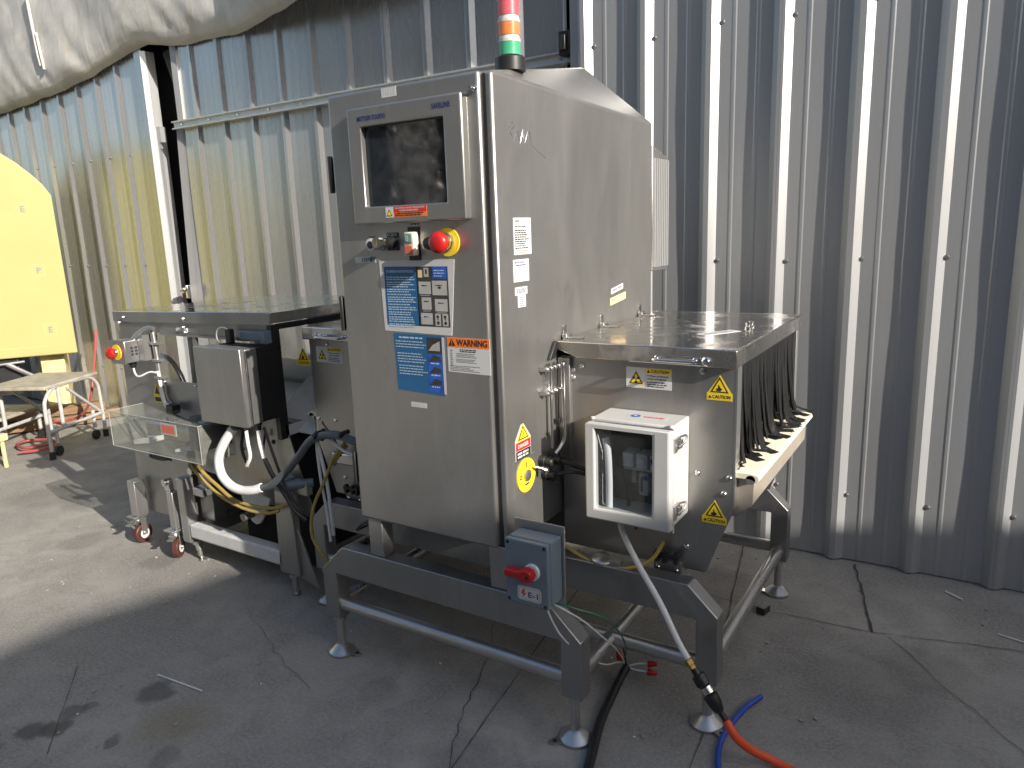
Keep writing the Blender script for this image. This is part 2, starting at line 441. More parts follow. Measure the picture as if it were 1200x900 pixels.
M = dict(
    steel=steel("brushed_steel", (0.37, 0.364, 0.352), 0.35),
    steel_h=steel("brushed_steel_grain_along", (0.325, 0.323, 0.318), 0.32, (1.2, 60, 60)),
    lid=steel("polished_steel_lid", (0.60, 0.575, 0.54), 0.10, (1.0, 60, 60), 0.06, 0.02, dirt=0.55, metal=0.95),
    cover=steel("polished_steel_cover", (0.62, 0.60, 0.57), 0.09, (1.0, 60, 60), 0.05, 0.02, dirt=0.12, metal=1.0),
    satin=steel("satin_steel_tube", (0.50, 0.495, 0.485), 0.30, (1, 60, 60), 0.08, 0.03, metal=.85),
    chrome=plain("bright_bolt_metal", (0.72, 0.71, 0.69), 0.22, 1.0, 0.05),
    galv=sheet_metal("galvanised_sheet", (0.48, 0.49, 0.50), 0.33, 0.48),
    galv_old=sheet_metal("weathered_galvanised_sheet", (0.52, 0.52, 0.515), 0.26, 0.68, 0.05),
    flash=sheet_metal("folded_galvanised_trim", (0.66, 0.67, 0.67), 0.42, 0.7, 0.1),
    concrete=concrete(), crack=plain("dirt_filled_joint", (0.06, 0.055, 0.048), 0.95),
    white_plastic=plain("white_enclosure_plastic", (0.52, 0.515, 0.50), 0.42, 0, 0.03),
    grey_paint=plain("blue_grey_enamel", (0.16, 0.205, 0.245), 0.42, 0, 0.05),
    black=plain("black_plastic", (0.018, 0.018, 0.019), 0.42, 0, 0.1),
    rubber=plain("black_rubber_strip", (0.009, 0.009, 0.009), 0.42, 0, 0.2, 8),
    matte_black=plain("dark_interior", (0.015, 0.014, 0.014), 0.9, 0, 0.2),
    red=plain("red_plastic", (0.45, 0.014, 0.014), 0.35, 0, 0.05),
    green=plain("green_lens", (0.03, 0.42, 0.20), 0.3, 0, 0.06), orange=plain("orange_lens", (0.85, 0.20, 0.02), 0.3, 0, 0.06),
    redlens=plain("red_lens", (0.70, 0.06, 0.10), 0.3, 0, 0.06),
    yellow=plain("yellow_print", (0.85, 0.62, 0.03), 0.5, 0, 0.03), warn_orange=plain("orange_print", (0.85, 0.20, 0.03), 0.5, 0, 0.03),
    ink=plain("black_ink", (0.02, 0.02, 0.02), 0.6, 0, 0.05), paper=plain("white_label", (0.60, 0.60, 0.585), 0.5, 0, 0.03),
    inkgrey=plain("grey_ink", (0.22, 0.22, 0.24), 0.6, 0, 0.05), ink_red=plain("red_ink", (0.62, 0.03, 0.02), 0.5, 0, 0.05),
    ink_blue=plain("navy_ink", (0.02, 0.035, 0.16), 0.5, 0, 0.05), poster_blue=plain("poster_blue", (0.018, 0.115, 0.26), 0.35, 0, 0.08, 6),
    print_white=plain("pale_print", (0.42, 0.55, 0.66), 0.5, 0, 0.05), photo_dark=plain("photo_print_dark", (0.045, 0.042, 0.04), 0.4, 0, 0.3),
    photo_grey=plain("photo_print_grey", (0.42, 0.41, 0.38), 0.4, 0, 0.1), photo_blue=plain("photo_print_blue", (0.02, 0.10, 0.45), 0.4, 0, 0.3, 40),
    sleeve=plain("clear_plastic_sleeve", (0.55, 0.54, 0.53), 0.16, 0, 0.06), tan_tape=plain("tan_tape", (0.72, 0.55, 0.28), 0.6, 0, 0.04),
    cream_belt=plain("cream_conveyor_belt", (0.80, 0.74, 0.58), 0.6, 0, 0.05, 12), cream=plain("cream_button_plastic", (0.70, 0.66, 0.52), 0.45, 0, 0.04),
    button_green=plain("pale_green_button", (0.20, 0.30, 0.22), 0.4, 0, 0.05), button_red=plain("faded_red_button", (0.60, 0.14, 0.09), 0.4, 0, 0.05),
    yellow_paint=plain("pale_yellow_enamel", (0.39, 0.365, 0.15), 0.42, 0, 0.03, 3), yellow_old=plain("chipped_yellow_enamel", (0.62, 0.52, 0.26), 0.6, 0, 0.25, 20),
    white_tube=plain("white_tubing", (0.72, 0.72, 0.70), 0.35, 0, 0.04), grey_hose=plain("grey_conduit", (0.10, 0.115, 0.125), 0.45, 0, 0.1),
    yellow_cable=plain("yellow_tubing", (0.40, 0.29, 0.08), 0.4, 0, 0.08), orange_hose=plain("orange_air_hose", (0.78, 0.09, 0.03), 0.45, 0, 0.06),
    blue_hose=plain("blue_tubing", (0.015, 0.07, 0.40), 0.4, 0, 0.06), green_wire=plain("green_wire", (0.02, 0.16, 0.09), 0.4), brass=plain("brass", (0.62, 0.42, 0.14), 0.3, 1.0),
    pink_hose=plain("faded_red_hose", (0.36, 0.075, 0.075), 0.5), caster=plain("brown_caster_wheel", (0.075, 0.027, 0.021), 0.45, 0, 0.1),
    frame_white=plain("grey_white_tube_paint", (0.58, 0.58, 0.57), 0.45, 0, 0.08, 25), tread=plain("worn_step_tread", (0.34, 0.31, 0.25), 0.8, 0, 0.25, 14, 0.3),
    acrylic=acrylic("scratched_acrylic", (0.94, 0.95, 0.94), 0.13, 0.10), pane=acrylic("window_acrylic", (0.97, 0.98, 0.98), 0.03, 0.04),
    beacon_clear=acrylic("clear_beacon_tube", (0.95, 0.95, 0.96), 0.12, 0.06),
    tarp=tarp_mat(), wood=wood_mat(), stucco=plain("tan_stucco", (0.20, 0.18, 0.155), 0.9, 0, 0.1, 4), darksheet=plain("brown_painted_sheet", (0.10, 0.095, 0.09), 0.7, 0, 0.1, 3),
    beige=plain('ground_reflection_beige', (0.33, 0.295, 0.245), 0.45, 0, 0.12, 7), stand=plain('worn_grey_tube_paint', (0.40, 0.40, 0.39), 0.45, 0, 0.15, 25), edge=plain('glue_line', (0.36, 0.37, 0.35), 0.3), wrap=plain('stretch_film', (0.34, 0.33, 0.31), 0.22, 0, 0.7, 9), screen=None, key=plain("nickel_key", (0.5, 0.47, 0.4), 0.3, 1.0), glasscover=acrylic("enclosure_window", (0.86, 0.88, 0.9), 0.035, 0.03),
    backpanel=plain("enclosure_back_plate", (0.05, 0.055, 0.07), 0.6, 0, 0.1), fr_grey=plain("regulator_grey", (0.72, 0.73, 0.75), 0.4, 0, 0.05), litter=plain("litter_white", (0.7, 0.7, 0.68), 0.6),
)
def screen_mat():
    mt, nt, bs = nodes("dark_screen_glass")
    n = tex(nt, 7, 6, 0.7, (1, 1, 1), 1.0)
    nt.links.new(ramp(nt, n, [(0.4, (0.012, 0.016, 0.022)), (0.75, (0.03, 0.034, 0.04))]), bs.inputs['Base Color'])
    nt.links.new(maprange(nt, n, 0.3, 0.7, 0.015, 0.06), bs.inputs['Roughness'])
    return mt
M['screen'] = screen_mat()

# ------------------------------------------------------------------ ground
g = MB()
g.face([(-60, -60, 0), (60, -60, 0), (60, 60, 0), (-60, 60, 0)])
struct(obj("ground", g, M['concrete']))

def crack(pts, w, jag=0.006, name="ground_joint"):
    P = []
    for a, b in zip(pts, pts[1:]):
        a, b = Vector((*a, 0)), Vector((*b, 0)); n = max(2, int((b - a).length / 0.035))
        for i in range(n): P.append(a.lerp(b, i / n))
    P.append(Vector((*pts[-1], 0)))
    mb = MB(); L = []
    for i, p in enumerate(P):
        t = (P[min(i + 1, len(P) - 1)] - P[max(0, i - 1)]).normalized(); nr = Vector((-t.y, t.x, 0))
        c = p + nr * random.uniform(-jag, jag); ww = w * 0.6 * random.uniform(0.4, 1.3)
        L.append((c - nr * ww / 2, c + nr * ww / 2))
    for (a, b), (c, d) in zip(L, L[1:]):
        mb.face([a + V(0, 0, .004), c + V(0, 0, .004), d + V(0, 0, .004), b + V(0, 0, .004)])
    return struct(obj(name, mb, M['crack']))
crack([(0.20, -0.75), (0.179, -0.618), (0.109, -0.136), (-0.023, 0.772), (-0.11, 1.33)], 0.006, 0.0015)
crack([(0.78, -0.45), (0.769, -0.283), (0.754, -0.081), (0.601, 0.746), (0.50, 1.33)], 0.007, 0.0015)
crack([(0.991, 1.29), (1.064, 0.995), (1.126, 0.721)], 0.014, 0.004)
crack([(0.5, 0.72), (0.75, 0.70), (1.126, 0.721), (1.417, 0.796), (1.9, 0.9)], 0.005, 0.004)
crack([(0.175, -0.64), (0.067, -0.421), (-0.002, -0.226), (-0.043, -0.101), (-0.131, 0.048), (-0.2, 0.3)], 0.005, 0.009, "ground_crack")
crack([(1.18, 0.71), (1.235, 0.66), (1.35, 0.498), (1.469, 0.367), (1.562, 0.247), (1.66, 0.1)], 0.004, 0.006, "ground_crack")
crack([(-1.1, -0.3), (-1.0, -0.355), (-0.692, -0.49), (-0.459, -0.563)], 0.0028, 0.010, "ground_crack")
crack([(-1.339, -0.879), (-0.931, -1.187)], 0.0045, 0.002, "ground_crack")
crack([(-1.7, 0.0), (-2.4, 0.35), (-3.6, 0.9)], 0.004, 0.01, "ground_crack")

# ------------------------------------------------------------------ the shed wall behind the machine
RIB = 0.3048
def pitch_profile(c, p, h=0.032, minor=True):
    k = p / 0.3048
    if not minor: return [(c - .012, h), (c + .012, h), (c + .038, 0), (c + .11, 0), (c + .19, 0), (c + p - .032, 0)]
    return [(c - .012, h), (c + .012, h), (c + .040, 0), (c + .092 * k, 0), (c + .097 * k, .002), (c + .107 * k, .002), (c + .112 * k, 0), (c + .193 * k, 0),
            (c + .198 * k, .002), (c + .208 * k, .002), (c + .213 * k, 0), (c + p - .040, 0)]
def wall_panel(c0, n, p, y, z0, z1, wav=0.004, left_end=None, right_end=None, h=0.032, minor=True):
    prof = []
    for i in range(n): prof += pitch_profile(c0 + i * p, p, h, minor)
    prof += [(c0 + n * p - .012, h)]
    prof[0] = (c0 + .0, h)
    prof.append((c0 + n * p - .0006, h + .0005))
    if left_end is not None: prof = [(left_end, 0.0), (c0 - .04, 0), (c0 - .012, h)] + prof
    rows = max(2, int((z1 - z0) / 0.14)); mb = MB(); G = []
    for j in range(rows + 1):
        z = z0 + (z1 - z0) * j / rows
        G.append([mb.bm.verts.new((x, y - d + wav * noise.noise((x * 2.2, y, z * 1.1)) + wav * .5 * noise.noise((x * 6, 3, z * 2.5)), z)) for x, d in prof])
    for A, B in zip(G, G[1:]):
        for i in range(len(prof) - 1): mb.bm.faces.new((A[i], A[i + 1], B[i + 1], B[i]))
    return mb

XS0 = 0.6376 - 0.048
rw = thing("corrugated_wall", (2, 1.33, 0), "bright grey ribbed sheet metal wall right of and behind the machine", "wall")
for k in range(-3, 24, 3):
    obj("wall_sheet", wall_panel(XS0 + k * RIB, 3, RIB, 1.33, 0.006, 4.3, left_end=(-0.405 if k == -3 else None)), M['galv'], rw, recalc=False, angle=20)
e = MB(); e.box(-0.4055, -0.403, 1.331, 1.47, 0.01, 4.3); obj("corner_trim", e, M['flash'], rw)
sc = MB(); sc.lathe((0, 0, 0), (0, -1, 0), [(.011, 0), (.011, .002), (.008, .003), (.0075, .008), (.004, .009)], 10)
first = None
for zr in (0.314, 1.339, 2.35, 3.4):
    for k in range(-3, 16):
        x = 0.6376 + k * RIB + random.uniform(-.006, .006); z = zr + random.uniform(-.012, .012)
        if first is None:
            first = obj("screw", sc, M['satin'], rw); first.matrix_basis = Matrix.Translation((x, 1.329, z))
        else: share("screw", first, rw, Matrix.Translation((x, 1.329, z)))

# sliding door leaf to the left of it
dw = thing("sliding_door", (-2, 1.45, 0), "weathered ribbed metal sliding door with a horizontal rail, behind the cabinet", "door")
dc = -3.475
for k in range(0, 9, 3):
    obj("lower_sheet", wall_panel(dc + k * .3, 3, .3, 1.45, 0.03, 2.318, .003, left_end=(-3.655 if k == 0 else None), h=.02, minor=False), M['galv_old'], dw, recalc=False, angle=20)
    obj("upper_sheet", wall_panel(dc + k * .3, 3, .3, 1.452, 2.372, 4.2, .003, left_end=(-3.635 if k == 0 else None), h=.02, minor=False), M['galv_old'], dw, recalc=False, angle=20)
obj("lower_sheet", wall_panel(dc + 9 * .3, 1, .3, 1.45, 0.03, 2.318, .003, h=.02, minor=False), M['galv_old'], dw, recalc=False, angle=20)
obj("upper_sheet", wall_panel(dc + 9 * .3, 1, .3, 1.452, 2.372, 4.2, .003, h=.02, minor=False), M['galv_old'], dw, recalc=False, angle=20)
rl = MB(); rl.box(-3.70, -.42, 1.405, 1.449, 2.318, 2.372); rl.box(-3.70, -.42, 1.385, 1.404, 2.316, 2.326); rl.box(-3.70, -.42, 1.385, 1.404, 2.362, 2.373)
obj("rail", rl, M['flash'], dw, 0.002)
for x in [-3.6 + .31 * i for i in range(11)]:
    rb = MB(); rb.cyl((x, 1.404, 2.345), (x, 1.396, 2.345), .008, n=8); obj("rail_bolt", rb, M['chrome'], dw)
ec = MB(); ec.hexa([(-3.83, 1.42, .03), (-3.785, 1.44, .03), (-3.655, 1.46, .03), (-3.83, 1.46, .03), (-3.70, 1.42, 2.315), (-3.655, 1.44, 2.315), (-3.645, 1.46, 2.315), (-3.70, 1.46, 2.315)]); obj("edge_channel", ec, M['flash'], dw)
ec = MB(); ec.prism([(-3.675, 1.46), (-3.675, 1.425), (-3.63, 1.44), (-3.63, 1.46)], 1.8, 'z', 2.376); obj("edge_channel", ec, M['flash'], dw)
bb = MB(); bb.box(-.47, -.41, 1.33, 1.40, 2.34, 2.45); bb.box(-.455, -.425, 1.31, 1.33, 2.36, 2.43); obj("rail_stop", bb, M['black'], dw, 0.004)
lt = MB(); lt.box(-3.80, -3.765, 1.36, 1.42, 1.13, 1.17); lt.cyl((-3.79, 1.35, 1.15), (-3.74, 1.35, 1.165), .012, n=10); lt.box(-3.76, -3.735, 1.37, 1.40, 1.09, 1.19); obj("latch", lt, M['chrome'], dw, 0.003)

# fixed wall left of the gap
lw = thing("ribbed_wall", (-5, 1.45, 0), "ribbed metal wall left of the dark gap, streaked yellow by reflection", "wall")
lc = -4.39 - .026
for k in range(-12, 0, 3):
    obj("wall_sheet", wall_panel(lc + .29 + k * .29, 3, .29, 1.46, 0.02, 4.2, .005, h=.02, minor=False), M['galv_old'], lw, recalc=False, angle=20)
ep = MB(); ep.box(lc + .29, -4.03, 1.43, 1.432, .02, 4.2); obj("end_strip", ep, M['galv_old'], lw)
ec = MB(); ec.prism([(-4.03, 1.43), (-4.0, 1.40), (-3.975, 1.43), (-3.975, 1.50), (-4.03, 1.50)], 2.88, 'z', .02); obj("edge_trim", ec, M['flash'], lw)
ec = MB(); ec.prism([(-3.974, 1.44), (-3.948, 1.452), (-3.948, 1.50), (-3.974, 1.50)], 2.35, 'z', .02); obj("edge_trim", ec, M['galv'], lw)
scl = []
for zr in (0.45, 1.34, 2.2):
    for k in range(-10, 0):
        share("screw", first, lw, Matrix.Translation((lc + .29 + k * .29 + .05, 1.458, zr)) @ Matrix.Scale(.8, 4))

# black block behind the gap, the shed's inner shade put into its colour
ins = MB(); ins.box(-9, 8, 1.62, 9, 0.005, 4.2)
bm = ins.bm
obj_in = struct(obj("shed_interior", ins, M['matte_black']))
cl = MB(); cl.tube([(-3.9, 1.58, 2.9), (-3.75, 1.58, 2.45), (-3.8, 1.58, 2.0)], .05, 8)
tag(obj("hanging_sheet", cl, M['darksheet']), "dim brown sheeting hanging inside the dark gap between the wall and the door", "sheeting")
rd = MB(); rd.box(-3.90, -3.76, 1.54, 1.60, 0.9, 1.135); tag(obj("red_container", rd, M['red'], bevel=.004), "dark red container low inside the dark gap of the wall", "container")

# tarpaulin over the eave
def tarp():
    left = [(-9.5, 2.62), (-7.2, 2.64), (-5.866, 2.684), (-4.998, 2.735), (-4.479, 2.792), (-3.95, 2.885), (-3.728, 2.905), (-3.5, 2.86), (-3.307, 2.835), (-3.1, 2.835)]
    edge = [(1.346 + (x - 1.346) * 1.036, 1.512 + (z - 1.512) * 1.036) for x, z in left] + [(-2.75, 2.86), (-2.07, 2.90), (-1.75, 2.91), (-1.3, 2.91), (0, 2.92), (2, 2.95), (7.5, 2.95)]
    def ez(x):
        for (a, za), (b, zb) in zip(edge, edge[1:]):
            if a <= x <= b:
                t = (x - a) / (b - a); t = t * t * (3 - 2 * t) if False else t
                return za + (zb - za) * t
        return edge[-1][1]
    nx, nv = 420, 34
    mb = MB(); G = []
    prof = [(-.02, 1.435), (-.012, 1.40), (0.0, 1.375), (.02, 1.36), (.06, 1.345), (.12, 1.335), (.22, 1.33), (.4, 1.335), (.7, 1.345), (1.1, 1.36), (1.6, 1.37)]
    for j in range(nv + 1):
        q = (j / nv) ** 1.2 * (len(prof) - 1); i0 = min(int(q), len(prof) - 2); t = q - i0
        dz = prof[i0][0] * (1 - t) + prof[i0 + 1][0] * t; yy = prof[i0][1] * (1 - t) + prof[i0 + 1][1] * t
        row = []
        for i in range(nx + 1):
            x = -9.5 + 17 * i / nx; z = ez(x) + dz
            amp = min(1, dz / .12 + .25)
            diag = x * 1.0 + z * .8
            w = .022 * noise.noise((diag * 2.2, z * .9, 0)) + .012 * noise.noise((diag * 7, z * 1.3, 5)) + .003 * noise.noise((x * 18, z * 5, 9))
            fold = .045 * max(0, noise.noise((x * 1.6 + z * 2.2, z * .7, 2)))
            y = yy - (w + fold) * amp - .20 * max(0, min(1, (x + 3.0) / .9))  # unseen right part set forward, shaped to shade the door leaf
            row.append(mb.bm.verts.new((x, min(y, 1.425), z + .012 * noise.noise((x * 5, dz * 3, 1)))))
        G.append(row)
    for A, B in zip(G, G[1:]):
        for i in range(nx): mb.bm.faces.new((A[i], A[i + 1], B[i + 1], B[i]))
    return mb
tp = thing("tarpaulin", (-4, 1.2, 2.8), "dirty grey white tarpaulin sagging over the top of the metal wall", "tarp")
obj("sheet", tarp(), M['tarp'], tp, recalc=False, angle=60)
sm = MB(); sm.tube([(-5.22, 1.315, 2.95), (-5.235, 1.312, 3.05), (-5.25, 1.312, 3.2), (-5.28, 1.315, 3.5)], .012, 8); sm.tube([(-5.18, 1.315, 2.92), (-5.19, 1.31, 3.05), (-5.21, 1.31, 3.2)], .010, 8)
obj("seam", sm, M['tarp'], tp)

# ------------------------------------------------------------------ the inspection machine
IM = thing("inspection_machine", (-0.06, 0.25, 0), "tall stainless steel inspection cabinet with screen, signal tower and side hoods on a tube frame", "machine")
CX = -0.06
def K(x, z, y):
    """a point measured on the door plane y=-.35, moved along its line to depth y so that raised parts keep their place"""
    k = (y - CAM.y) / (-.35 - CAM.y)
    return (CAM.x + (x - CAM.x) * k, CAM.z + (z - CAM.z) * k)

# cabinet with its hipped top
cb = MB()
x0, x1, y0, y1, zb = -.345, .229, -.348, .785, .58
bt = [cb.bm.verts.new(p) for p in ((x0, y0, zb), (x1, y0, zb), (x1, y1, zb), (x0, y1, zb))]
tt = [cb.bm.verts.new(p) for p in ((x0, y0, 1.926), (x1, y0, 1.926), (x1, y1, 1.901), (x0, y1, 1.901))]
pk = cb.bm.verts.new((-.065, y1, 2.147))
fs = cb.bm.faces
fs.new(bt[::-1]); fs.new((bt[0], bt[1], tt[1], tt[0])); fs.new((bt[1], bt[2], tt[2], tt[1])); fs.new((bt[3], bt[0], tt[0], tt[3])); fs.new((bt[2], bt[3], tt[3], pk, tt[2]))
fs.new((tt[0], tt[1], pk)); fs.new((tt[1], tt[2], pk)); fs.new((tt[3], tt[0], pk))
cab = obj("cabinet", cb, M['steel'], IM, 0.008, 3)
DY = -.364
d = MB(); d.box(-.358, .197, DY, -.335, .578, 1.928); door = obj("door", d, M['steel'], IM, 0.009, 3)
d = MB(); d.box(.2005, .211, -.3505, -.34, .585, 1.92); obj("door_gap_shade", d, M['black'], IM)  # black strip painted in for the shaded gap beside the door
for z in (1.70, 1.27, .75):
    d = MB(); d.box(-.375, -.350, -.352, -.30, z - .05, z + .05); d.cyl((-.372, -.357, z - .055), (-.372, -.357, z + .055), .008, n=10); obj("hinge", d, M['black'], IM, .002)
d = MB(); px, pz = K(.176, 1.885, DY); d.lathe((px, DY, pz), (0, -1, 0), [(.008, 0), (.008, .004), (.004, .006), (.004, .018), (.006, .02), (.006, .026)], 12); obj("lock_pin", d, M['chrome'], door)

# operator screen
BY = -.392
bx0, bz0 = K(-.297, 1.547, BY); bx1, bz1 = K(.128, 1.885, BY)
sx0, sz0 = K(-.246, 1.597, BY); sx1, sz1 = K(.063, 1.829, BY)
d = MB(); d.ring((bx0, bx1, bz0, bz1), (sx0, sx1, sz0, sz1), BY, -.36)
bez = obj("screen_bezel", d, M['steel'], IM, 0.006, 3)
d = MB(); d.box(sx0 - .01, sx1 + .01, -.372, -.3655, sz0 - .01, sz1 + .01); obj("screen", d, M['screen'], bez)
UX, UZ, UY = V(1, 0, 0), V(0, 0, 1), V(0, 1, 0)
def flat_text(s, x, z, h, w, mat, name, parent, y, u=UX, v=UZ):
    L = Label((x, y, z), u, v, .0001, .0001, mat, th=0.0002); L.text(s, 0, 0, h, mat, 1, w); return L.build(name, parent)
tx, tz = K(-.253, 1.845, BY); flat_text("METTLER TOLEDO", tx, tz, .013, .108, M['ink_blue'], "maker_lettering", bez, BY - .0005)
tx, tz = K(.028, 1.850, BY); flat_text("SAFELINE", tx, tz, .014, .062, M['ink_blue'], "series_lettering", bez, BY - .0005)
lx, lz = K(-.165, 1.562, BY)
L = Label((lx, BY, lz), UX, UZ, .152, .030, M['warn_orange'])
L.rect(0, 0, .030, .030, M['paper']).tri_sign(.015, .004, .024, M['yellow'], M['ink'], 2)
L.rect(.030, .014, .122, .016, M['ink_red']).text("CAUTION X-RAYS PRODUCED", .036, .0235, .0045, M['paper'], 2, .11).text("WHEN ENERGIZED", .052, .0165, .0045, M['paper'], 2, .07)
L.lines(.036, .012, .105, 2, .0055, .003, M['ink'], 2).build("caution_label", bez)
tx, tz = K(-.152, 1.912, DY)
L = Label((tx, DY, tz - .012), UX, UZ, .056, .026, M['sleeve'], .0004)
for i in range(6): L.rect(.003 + i * .009, .003 + random.random() * .004, .003, .018 * random.uniform(.5, 1), M['paper'])
L.build("torn_sticker", door)

# push buttons under the screen
def at(x, z, y=DY): 
    a, b = K(x, z, y); return V(a, y, b)
p = at(-.227, 1.484, -.40); p.y = DY
d = MB(); d.mi = 0; d.lathe(p, (0, -1, 0), [(.020, 0), (.020, .006), (.0165, .008), (.0165, .040), (.0185, .042), (.0185, .047), (.012, .0475)], 24); d.mi = 1; d.lathe(p + V(0, -.0474, 0), (0, -1, 0), [(.011, 0), (.011, .0014), (.0, .0015)], 20)
obj("push_button", d, [M['frame_white'], M['black']], IM)
p = at(-.142, 1.492)
d = MB(); d.box(p.x - .024, p.x + .020, DY - .004, DY + .002, p.z - .026, p.z + .026); ks = obj("key_switch", d, M['black'], IM, .001)
d = MB(); d.lathe((p.x - .003, DY - .004, p.z - .002), (0, -1, 0), [(.017, 0), (.017, .012), (.014, .014), (.014, .030), (.010, .032)], 20); obj("barrel", d, M['black'], ks)
d = MB(); d.box(p.x - .006, p.x, DY - .075, DY - .034, p.z - .010, p.z + .008); d.lathe((p.x - .004, DY - .075, p.z - .001), (1, 0, 0), [(.016, 0), (.016, .003)], 16); obj("key", d, M['key'], ks)
L = Label((p.x - .02, DY - .004, p.z + .017), UX, UZ, .036, .006, M['paper']); L.lines(.002, .005, .032, 1, .01, .004, M['ink'], 1, 0); L.build("legend_plate", ks)
p = at(-.062, 1.484)
d = MB(); d.box(p.x - .021, p.x + .021, DY - .003, DY + .002, p.z - .048, p.z + .048); sp = obj("start_stop_station", d, M['black'], IM)
d = MB(); d.box(p.x - .019, p.x + .019, DY - .026, DY - .003, p.z - .034, p.z + .034); obj("body", d, M['cream'], sp, .004)
d = MB(); d.box(p.x - .015, p.x + .015, DY - .030, DY - .025, p.z + .003, p.z + .030); obj("start_button", d, M['button_green'], sp, .003)
L = Label((p.x - .007, DY - .0303, p.z + .008), UX, UZ, .0001, .0001, M['ink']); L.text("0", .0, 0, .016, M['print_white'], 1); L.build("symbol", sp)
d = MB(); d.box(p.x - .015, p.x + .015, DY - .030, DY - .025, p.z - .030, p.z - .003); obj("stop_button", d, M['button_red'], sp, .003)
L = Label((p.x - .013, DY + .0, p.z + .052), UX, UZ, .036, .007, M['paper']); L.lines(.002, .006, .032, 1, .01, .004, M['ink'], 1, 0); L.build("legend_plate", door)
p = at(-.001, 1.484)
d = MB(); d.lathe(p, (0, -1, 0), [(.019, 0), (.019, .008), (.016, .010), (.016, .018), (.006, .019)], 20); d.box(p.x + .006, p.x + .02, DY - .01, DY, p.z + .004, p.z + .016); obj("keyhole_cover", d, M['black'], IM)
p = at(.062, 1.486)
d = MB(); d.lathe(p, (0, -1, 0), [(.040, -.001), (.040, .003), (.018, .0031)], 32); es = obj("emergency_stop", d, M['yellow'], IM)
d = MB(); d.lathe(p + V(0, -.003, 0), (0, -1, 0), [(.0245, 0), (.0245, .010), (.022, .012), (.022, .022), (.018, .023)], 28); obj("collar", d, M['chrome'], es)
d = MB(); d.lathe(p + V(0, -.026, 0), (0, -1, 0), [(.014, 0), (.019, .004), (.029, .012), (.031, .018), (.030, .026), (.026, .032), (.018, .0365), (.008, .0385), (0, .039)], 28); obj("mushroom_button", d, M['red'], es)
L = Label(at(-.230, 1.505) + V(-.012, 0, 0), UX, UZ, .030, .005, M['paper']); L.lines(.001, .0045, .028, 1, .01, .0035, M['ink'], 1, 0); L.build("legend_plate", door)
p = at(-.305, 1.430)
L = Label(p, UX, UZ, .085, .018, M['paper']); L.text("13370", .030, .003, .012, M['ink'], 1, .040); L.rect(.064, 0, .021, .018, M['grey_paint'], 1); L.build("asset_tag", door)

# wash-down poster in its sleeve
p = at(-.206, 1.218)
L = Label(p, UX, UZ, .275, .216, M['sleeve'], .0012, corners=[(.006, .003), (.262, -.002), (.268, .05), (.284, .218), (.0, .216)])
PB = M['poster_blue']; pw = M['print_white']
L.rect(.018, .022, .128, .176, PB); L.rect(.143, .022, .116, .176, M['photo_dark'])
L.text("RECOMMENDED WASHDOWN PROCEDURE", .028, .180, .0075, pw, 2, .105)
yy = .168
for rows in (2, 3, 2, 1, 3, 1, 2, 2, 3, 2):
    L.lines(.026, yy, .112, rows, .0066, .0032, pw, 2, .25); yy -= rows * .0066 + .0018
L.rect(.146, .163, .050, .033, M['photo_dark'], 2); L.rect(.150, .166, .016, .022, M['tan_tape'], 3); L.rect(.172, .168, .018, .026, M['photo_grey'], 3); L.rect(.178, .176, .006, .014, M['ink'], 4)
L.rect(.202, .163, .053, .035, M['photo_blue'], 2); L.lines(.208, .188, .042, 3, .008, .003, pw, 3, .5)
def shot(x, y, w, h, bar=True):
    L.rect(x, y, w, h, M['photo_grey'], 2); L.lines(x + w * .25, y + h * .72, w * .55, 1, .01, .003, M['ink'], 3, .3)
    if bar: L.rect(x + .004, y - .006, w - .008, .004, M['inkgrey'], 2)
shot(.150, .118, .045, .036); shot(.200, .115, .054, .042, False); L.rect(.222, .134, .010, .006, M['ink'], 3)
shot(.158, .072, .036, .036); shot(.207, .068, .046, .036)
shot(.152, .028, .044, .034, False); L.rect(.152, .050, .044, .004, M['print_white'], 3)
for x in (.205, .232):
    L.rect(x, .025, .021, .036, M['photo_grey'], 2); L.rect(x + .006, .048, .008, .008, M['ink'], 3); L.disc(x + .011, .034, .005, M['ink'], 3, 10); L.rect(x + .009, .042, .003, .005, M['ink'], 3)
L.build("washdown_poster", door)
p = at(-.166, 1.036)
L = Label(p, UX, UZ, .195, .178, PB, .001, corners=[(.004, .001), (.186, -.006), (.196, .176), (.0, .178)])
L.lines(.020, .168, .100, 1, .01, .005, pw, 2, .1); L.lines(.006, .155, .118, 3, .0085, .003, pw, 2, .2); L.lines(.010, .118, .112, 4, .0085, .003, pw, 2, .25); L.lines(.014, .080, .112, 4, .0085, .003, pw, 2, .3)
L.rect(.128, .122, .054, .048, M['photo_dark']); L.poly([(.132, .130), (.176, .130), (.176, .160), (.150, .148)], M['photo_grey'], 2)
L.rect(.128, .004, .054, .116, M['photo_blue'])
for k in range(3): L.poly([(.130, .096 - k * .036), (.178, .100 - k * .036), (.176, .112 - k * .036), (.152, .118 - k * .036)], M['photo_dark'], 2); L.lines(.138, .094 - k * .036, .038, 1, .01, .004, pw, 2, .2)
L.rect(.184, .0, .010, .172, M['sleeve'], 2)
L.build("inspection_poster", door)
p = at(.039, 1.106)
L = Label(p, UX, UZ, .150, .104, M['paper'], corners=[(0, .002), (.150, 0), (.150, .104), (0, .104)])
L.rect(0, .076, .150, .028, M['warn_orange']); L.text("WARNING", .034, .0805, .0195, M['ink'], 2, .108)
L.poly([(.005, .080), (.030, .080), (.0175, .1005)], M['ink'], 2); L.rect(.0165, .086, .0022, .009, M['warn_orange'], 3); L.rect(.0165, .0825, .0022, .002, M['warn_orange'], 3)
